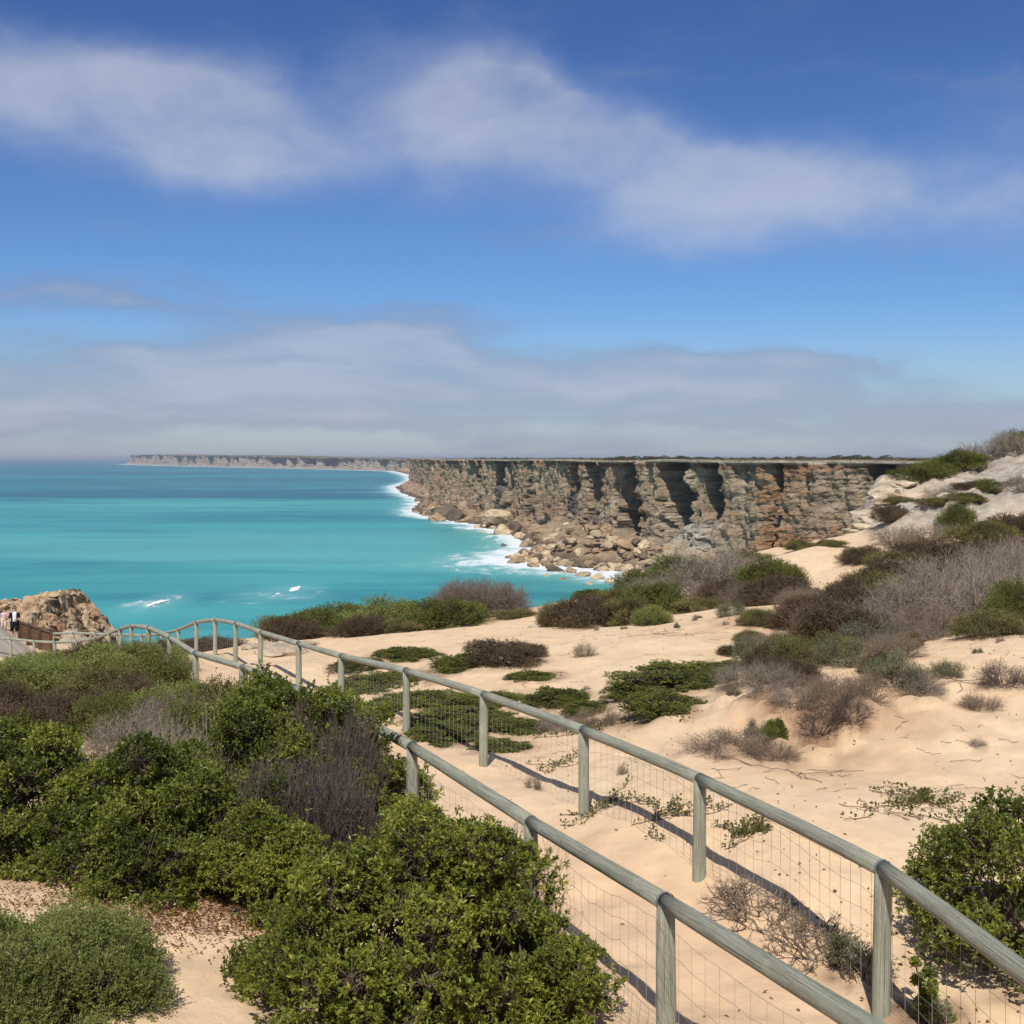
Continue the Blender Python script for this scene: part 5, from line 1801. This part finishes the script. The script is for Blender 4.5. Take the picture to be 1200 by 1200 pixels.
def person(x, y, z, rz, h, label, cols, holding=False):
    """a standing figure built to 1.65 m and scaled"""
    k = h / 1.65
    root = empty('person', (x, y, z), rz, (k, k, k))
    tag(root, label, 'person')
    J = {'pelvis': ((0, 0, 0.90), 0.115), 'waist': ((0, 0.0, 1.05), (0.115, 0.09)), 'chest': ((0, 0, 1.24), (0.145, 0.10)), 'neckb': ((0, 0, 1.385), 0.062),
         'neck': ((0, -0.01, 1.43), 0.048), 'jaw': ((0, -0.03, 1.485), 0.062), 'head': ((0, -0.015, 1.56), 0.086), 'crown': ((0, -0.005, 1.62), 0.055), 'nose': ((0, -0.115, 1.53), 0.014)}
    ed = [('pelvis', 'waist'), ('waist', 'chest'), ('chest', 'neckb'), ('neckb', 'neck'), ('neck', 'jaw'), ('jaw', 'head'), ('head', 'crown'), ('jaw', 'nose')]
    for s, nm in ((-1, 'a'), (1, 'b')):
        fwd = -0.16 if s > 0 else 0.02
        J.update({'hip' + nm: ((s * 0.095, 0, 0.84), 0.095), 'knee' + nm: ((s * 0.105, fwd * 0.6, 0.47), 0.058), 'calf' + nm: ((s * 0.105, fwd * 0.5 + 0.03, 0.33), 0.055),
                  'ank' + nm: ((s * 0.11, fwd * 0.8 + 0.03, 0.09), 0.037), 'toe' + nm: ((s * 0.125, fwd * 0.8 - 0.13, 0.035), 0.032),
                  'sho' + nm: ((s * 0.165, 0, 1.355), 0.055)})
        ed += [('pelvis', 'hip' + nm), ('hip' + nm, 'knee' + nm), ('knee' + nm, 'calf' + nm), ('calf' + nm, 'ank' + nm), ('ank' + nm, 'toe' + nm), ('chest', 'sho' + nm)]
        if s > 0:
            J.update({'elb' + nm: ((s * 0.225, -0.05, 1.09), 0.040), 'wri' + nm: ((s * 0.10, -0.24, 1.02), 0.027), 'palm' + nm: ((s * 0.06, -0.28, 1.02), 0.030)})
        else:
            J.update({'elb' + nm: ((s * 0.235, 0.03, 1.08), 0.040), 'wri' + nm: ((s * 0.235, -0.05, 0.84), 0.027), 'palm' + nm: ((s * 0.23, -0.07, 0.77), 0.032)})
        ed += [('sho' + nm, 'elb' + nm), ('elb' + nm, 'wri' + nm), ('wri' + nm, 'palm' + nm)]
        px, py, pz = J['palm' + nm][0]
        for q in range(4):
            dx = (q - 1.5) * 0.020
            L = (0.060, 0.072, 0.068, 0.052)[q]
            if s > 0:
                J['f%d%s' % (q, nm)] = ((px - 0.05, py - 0.03 , pz + dx), 0.0095)
                J['g%d%s' % (q, nm)] = ((px - 0.05 - L * 0.6, py - 0.005, pz + dx - 0.01), 0.008)
            else:
                J['f%d%s' % (q, nm)] = ((px, py + dx, pz - 0.055), 0.0095)
                J['g%d%s' % (q, nm)] = ((px + 0.015, py + dx, pz - 0.055 - L * 0.6), 0.008)
            ed += [('palm' + nm, 'f%d%s' % (q, nm)), ('f%d%s' % (q, nm), 'g%d%s' % (q, nm))]
        J['t' + nm] = ((px + (0 if s > 0 else 0.02), py - 0.045, pz + (0.03 if s > 0 else -0.02)), 0.011)
        ed += [('palm' + nm, 't' + nm)]
    b = skin_body('body', J, ed, M_SKIN)
    b.parent = root
    mats = {q: mat_plain('cloth_' + q, c, 0.85, 0.15, 0, 0.12, 14.0) for q, c in cols.items()}
    # hair, top, skirt or trousers, shoes; each a closed shell around the body
    V, Fc = lathe([(0, 0.02, 1.49), (0, 0.025, 1.53), (0, 0.02, 1.58), (0, 0.012, 1.63), (0, 0.01, 1.665), (0, 0.01, 1.675)], [0.075, 0.098, 0.104, 0.090, 0.05, 0.01], 16, 0.98)
    m = V[:, 1] < -0.055
    V[m & (V[:, 2] < 1.59), 1] += 0.055                    # leave the face free
    obj('hair', mesh_np('hair', V, Fc, mats['hair'], None, True), root)
    V, Fc = lathe([(0, 0, 0.86), (0, 0, 0.98), (0, 0, 1.08), (0, 0, 1.22), (0, 0, 1.33), (0, 0, 1.395), (0, 0, 1.40)], [0.165, 0.150, 0.140, 0.165, 0.165, 0.085, 0.06], 18, 0.72)
    obj('top', mesh_np('top', V, Fc, mats['top'], None, True), root)
    if 'jacket' in cols:
        V, Fc = lathe([(0, 0.012, 0.84), (0, 0.012, 0.98), (0, 0.012, 1.09), (0, 0.012, 1.23), (0, 0.012, 1.34), (0, 0.012, 1.40)], [0.185, 0.170, 0.160, 0.183, 0.182, 0.10], 24, 0.76)
        # open front: pull the front strip round to the sides
        fr = (V[:, 1] < -0.05) & (np.abs(V[:, 0]) < 0.075)
        V[fr, 1] += 0.09
        for s in (-1, 1):
            A = lathe([(0, 0, 0), (0, 0, 0.14), (0, 0, 0.27)], [0.050, 0.056, 0.066], 12)
            e = np.array(J['elb' + ('b' if s > 0 else 'a')][0]); sh = np.array(J['sho' + ('b' if s > 0 else 'a')][0])
            f = A[0][:, 2:3] / 0.27
            P = A[0] * np.array([1, 1, 0]) + e + (sh - e) * f
            obj('sleeve', mesh_np('sleeve', P, A[1], mats['jacket'], None, True), root)
        obj('jacket', mesh_np('jacket', V, Fc, mats['jacket'], None, True), root)
    else:
        for s in (-1, 1):
            A = lathe([(0, 0, 0), (0, 0, 0.14), (0, 0, 0.27)], [0.050, 0.056, 0.066], 12)
            e = np.array(J['elb' + ('b' if s > 0 else 'a')][0]); sh = np.array(J['sho' + ('b' if s > 0 else 'a')][0])
            f = A[0][:, 2:3] / 0.27
            obj('sleeve', mesh_np('sleeve', A[0] * np.array([1, 1, 0]) + e + (sh - e) * f, A[1], mats['top'], None, True), root)
    for s, nm in ((-1, 'a'), (1, 'b')):
        hp = np.array(J['hip' + nm][0]); kn = np.array(J['knee' + nm][0]); an = np.array(J['ank' + nm][0])
        pts = [hp + (0, 0, 0.08), hp * 0.5 + kn * 0.5, kn]
        rad = [0.112, 0.098, 0.083]
        if cols.get('long'):
            pts.append(an + (0, 0, 0.02)); rad.append(0.062)
        V, Fc = lathe(pts, rad, 14)
        obj('trouser_leg', mesh_np('trouser_leg', V, Fc, mats['legs'], None, True), root)
        to = np.array(J['toe' + nm][0])
        V, Fc = lathe([(0, 0, -0.035), (0, 0, -0.01), (0, 0, 0.03), (0, 0, 0.055)], [0.05, 0.055, 0.045, 0.02], 14)
        V = V * np.array([0.85, 2.3, 1.0]) + (an * 0.5 + to * 0.5) * np.array([1, 1, 0]) + np.array([0, 0, 0.037])
        obj('shoe', mesh_np('shoe', V, Fc, mats['shoe'], None, True), root)
    V, Fc = lathe([(0, 0, 0.80), (0, 0, 0.86), (0, 0, 0.97)], [0.168, 0.168, 0.145], 16, 0.74)
    obj('waistband', mesh_np('waistband', V, Fc, mats['legs'], None, True), root)
    if holding:
        bm = bmesh.new()
        box_bm(bm, (-0.02, -0.31, 1.02), (0.07, 0.02, 0.13))
        bmesh.ops.bevel(bm, geom=bm.edges[:], offset=0.006, segments=1, affect='EDGES')
        # sunglasses
        bm2 = bmesh.new()
        box_bm(bm2, (0, -0.105, 1.556), (0.135, 0.018, 0.038))
        bmesh.ops.bevel(bm2, geom=bm2.edges[:], offset=0.007, segments=1, affect='EDGES')
        bm.free()
        obj('sunglasses', bm_mesh('sunglasses', bm2, mats['hair']), root)


def build_people():
    Y = 58.2
    x = (17 - 600) / 1380 * Y
    person(x, Y, DECK_Z, 0.35, 1.68, 'person in black jacket, white top and dark shorts walking up the boardwalk',
           {'hair': (0.045, 0.025, 0.018), 'top': (0.75, 0.73, 0.78), 'jacket': (0.012, 0.012, 0.016), 'legs': (0.012, 0.012, 0.015), 'shoe': (0.65, 0.62, 0.58)}, True)
    person((4.5 - 600) / 1380 * 61.5, 61.5, DECK_Z, 0.2, 1.12, 'child in pale pink top and cream trousers on the boardwalk',
           {'hair': (0.05, 0.03, 0.02), 'top': (0.66, 0.44, 0.48), 'legs': (0.62, 0.52, 0.40), 'shoe': (0.5, 0.45, 0.4), 'long': (1, 1, 1)})


# ------------------------------------------------------------------ build
NEAR_CLIFF = build_cliffs()
build_sea()
fence(FAR_RAIL, 1.0, 'log rail fence with wire netting on the cliff side of the sandy path', 1)
fence(NEAR_RAIL, -1.0, 'log rail fence with wire netting on the shrub side of the sandy path', 101)
build_boardwalk()
build_outcrop()
build_people()
build_boulders(NEAR_CLIFF)
build_near_plants()
build_mid_plants()
build_creepers()
build_ground()
build_ground_rocks()
build_plateau_scrub(NEAR_CLIFF)
build_waves()


def build_haze():
    """thin sea air around the whole place"""
    m = bpy.data.materials.new('sea_haze')
    m.use_nodes = True
    nt = m.node_tree
    nt.nodes.clear()
    out = nt.nodes.new('ShaderNodeOutputMaterial')
    v = nt.nodes.new('ShaderNodeVolumePrincipled')
    v.inputs['Color'].default_value = (0.82, 0.90, 1.0, 1)
    v.inputs['Density'].default_value = 4.5e-5
    v.inputs['Anisotropy'].default_value = 0.2
    nt.links.new(v.outputs[0], out.inputs['Volume'])
    bm = bmesh.new()
    bmesh.ops.create_cube(bm, size=1.0, matrix=Matrix.Translation((0, 30000, 20)) @ Matrix.Diagonal((240000, 90000, 176, 1)))
    me = bpy.data.meshes.new('haze')
    bm.to_mesh(me)
    bm.free()
    me.materials.append(m)
    tag(obj('haze', me), 'thin pale sea haze over the whole coast', 'haze', kind='stuff')


build_haze()
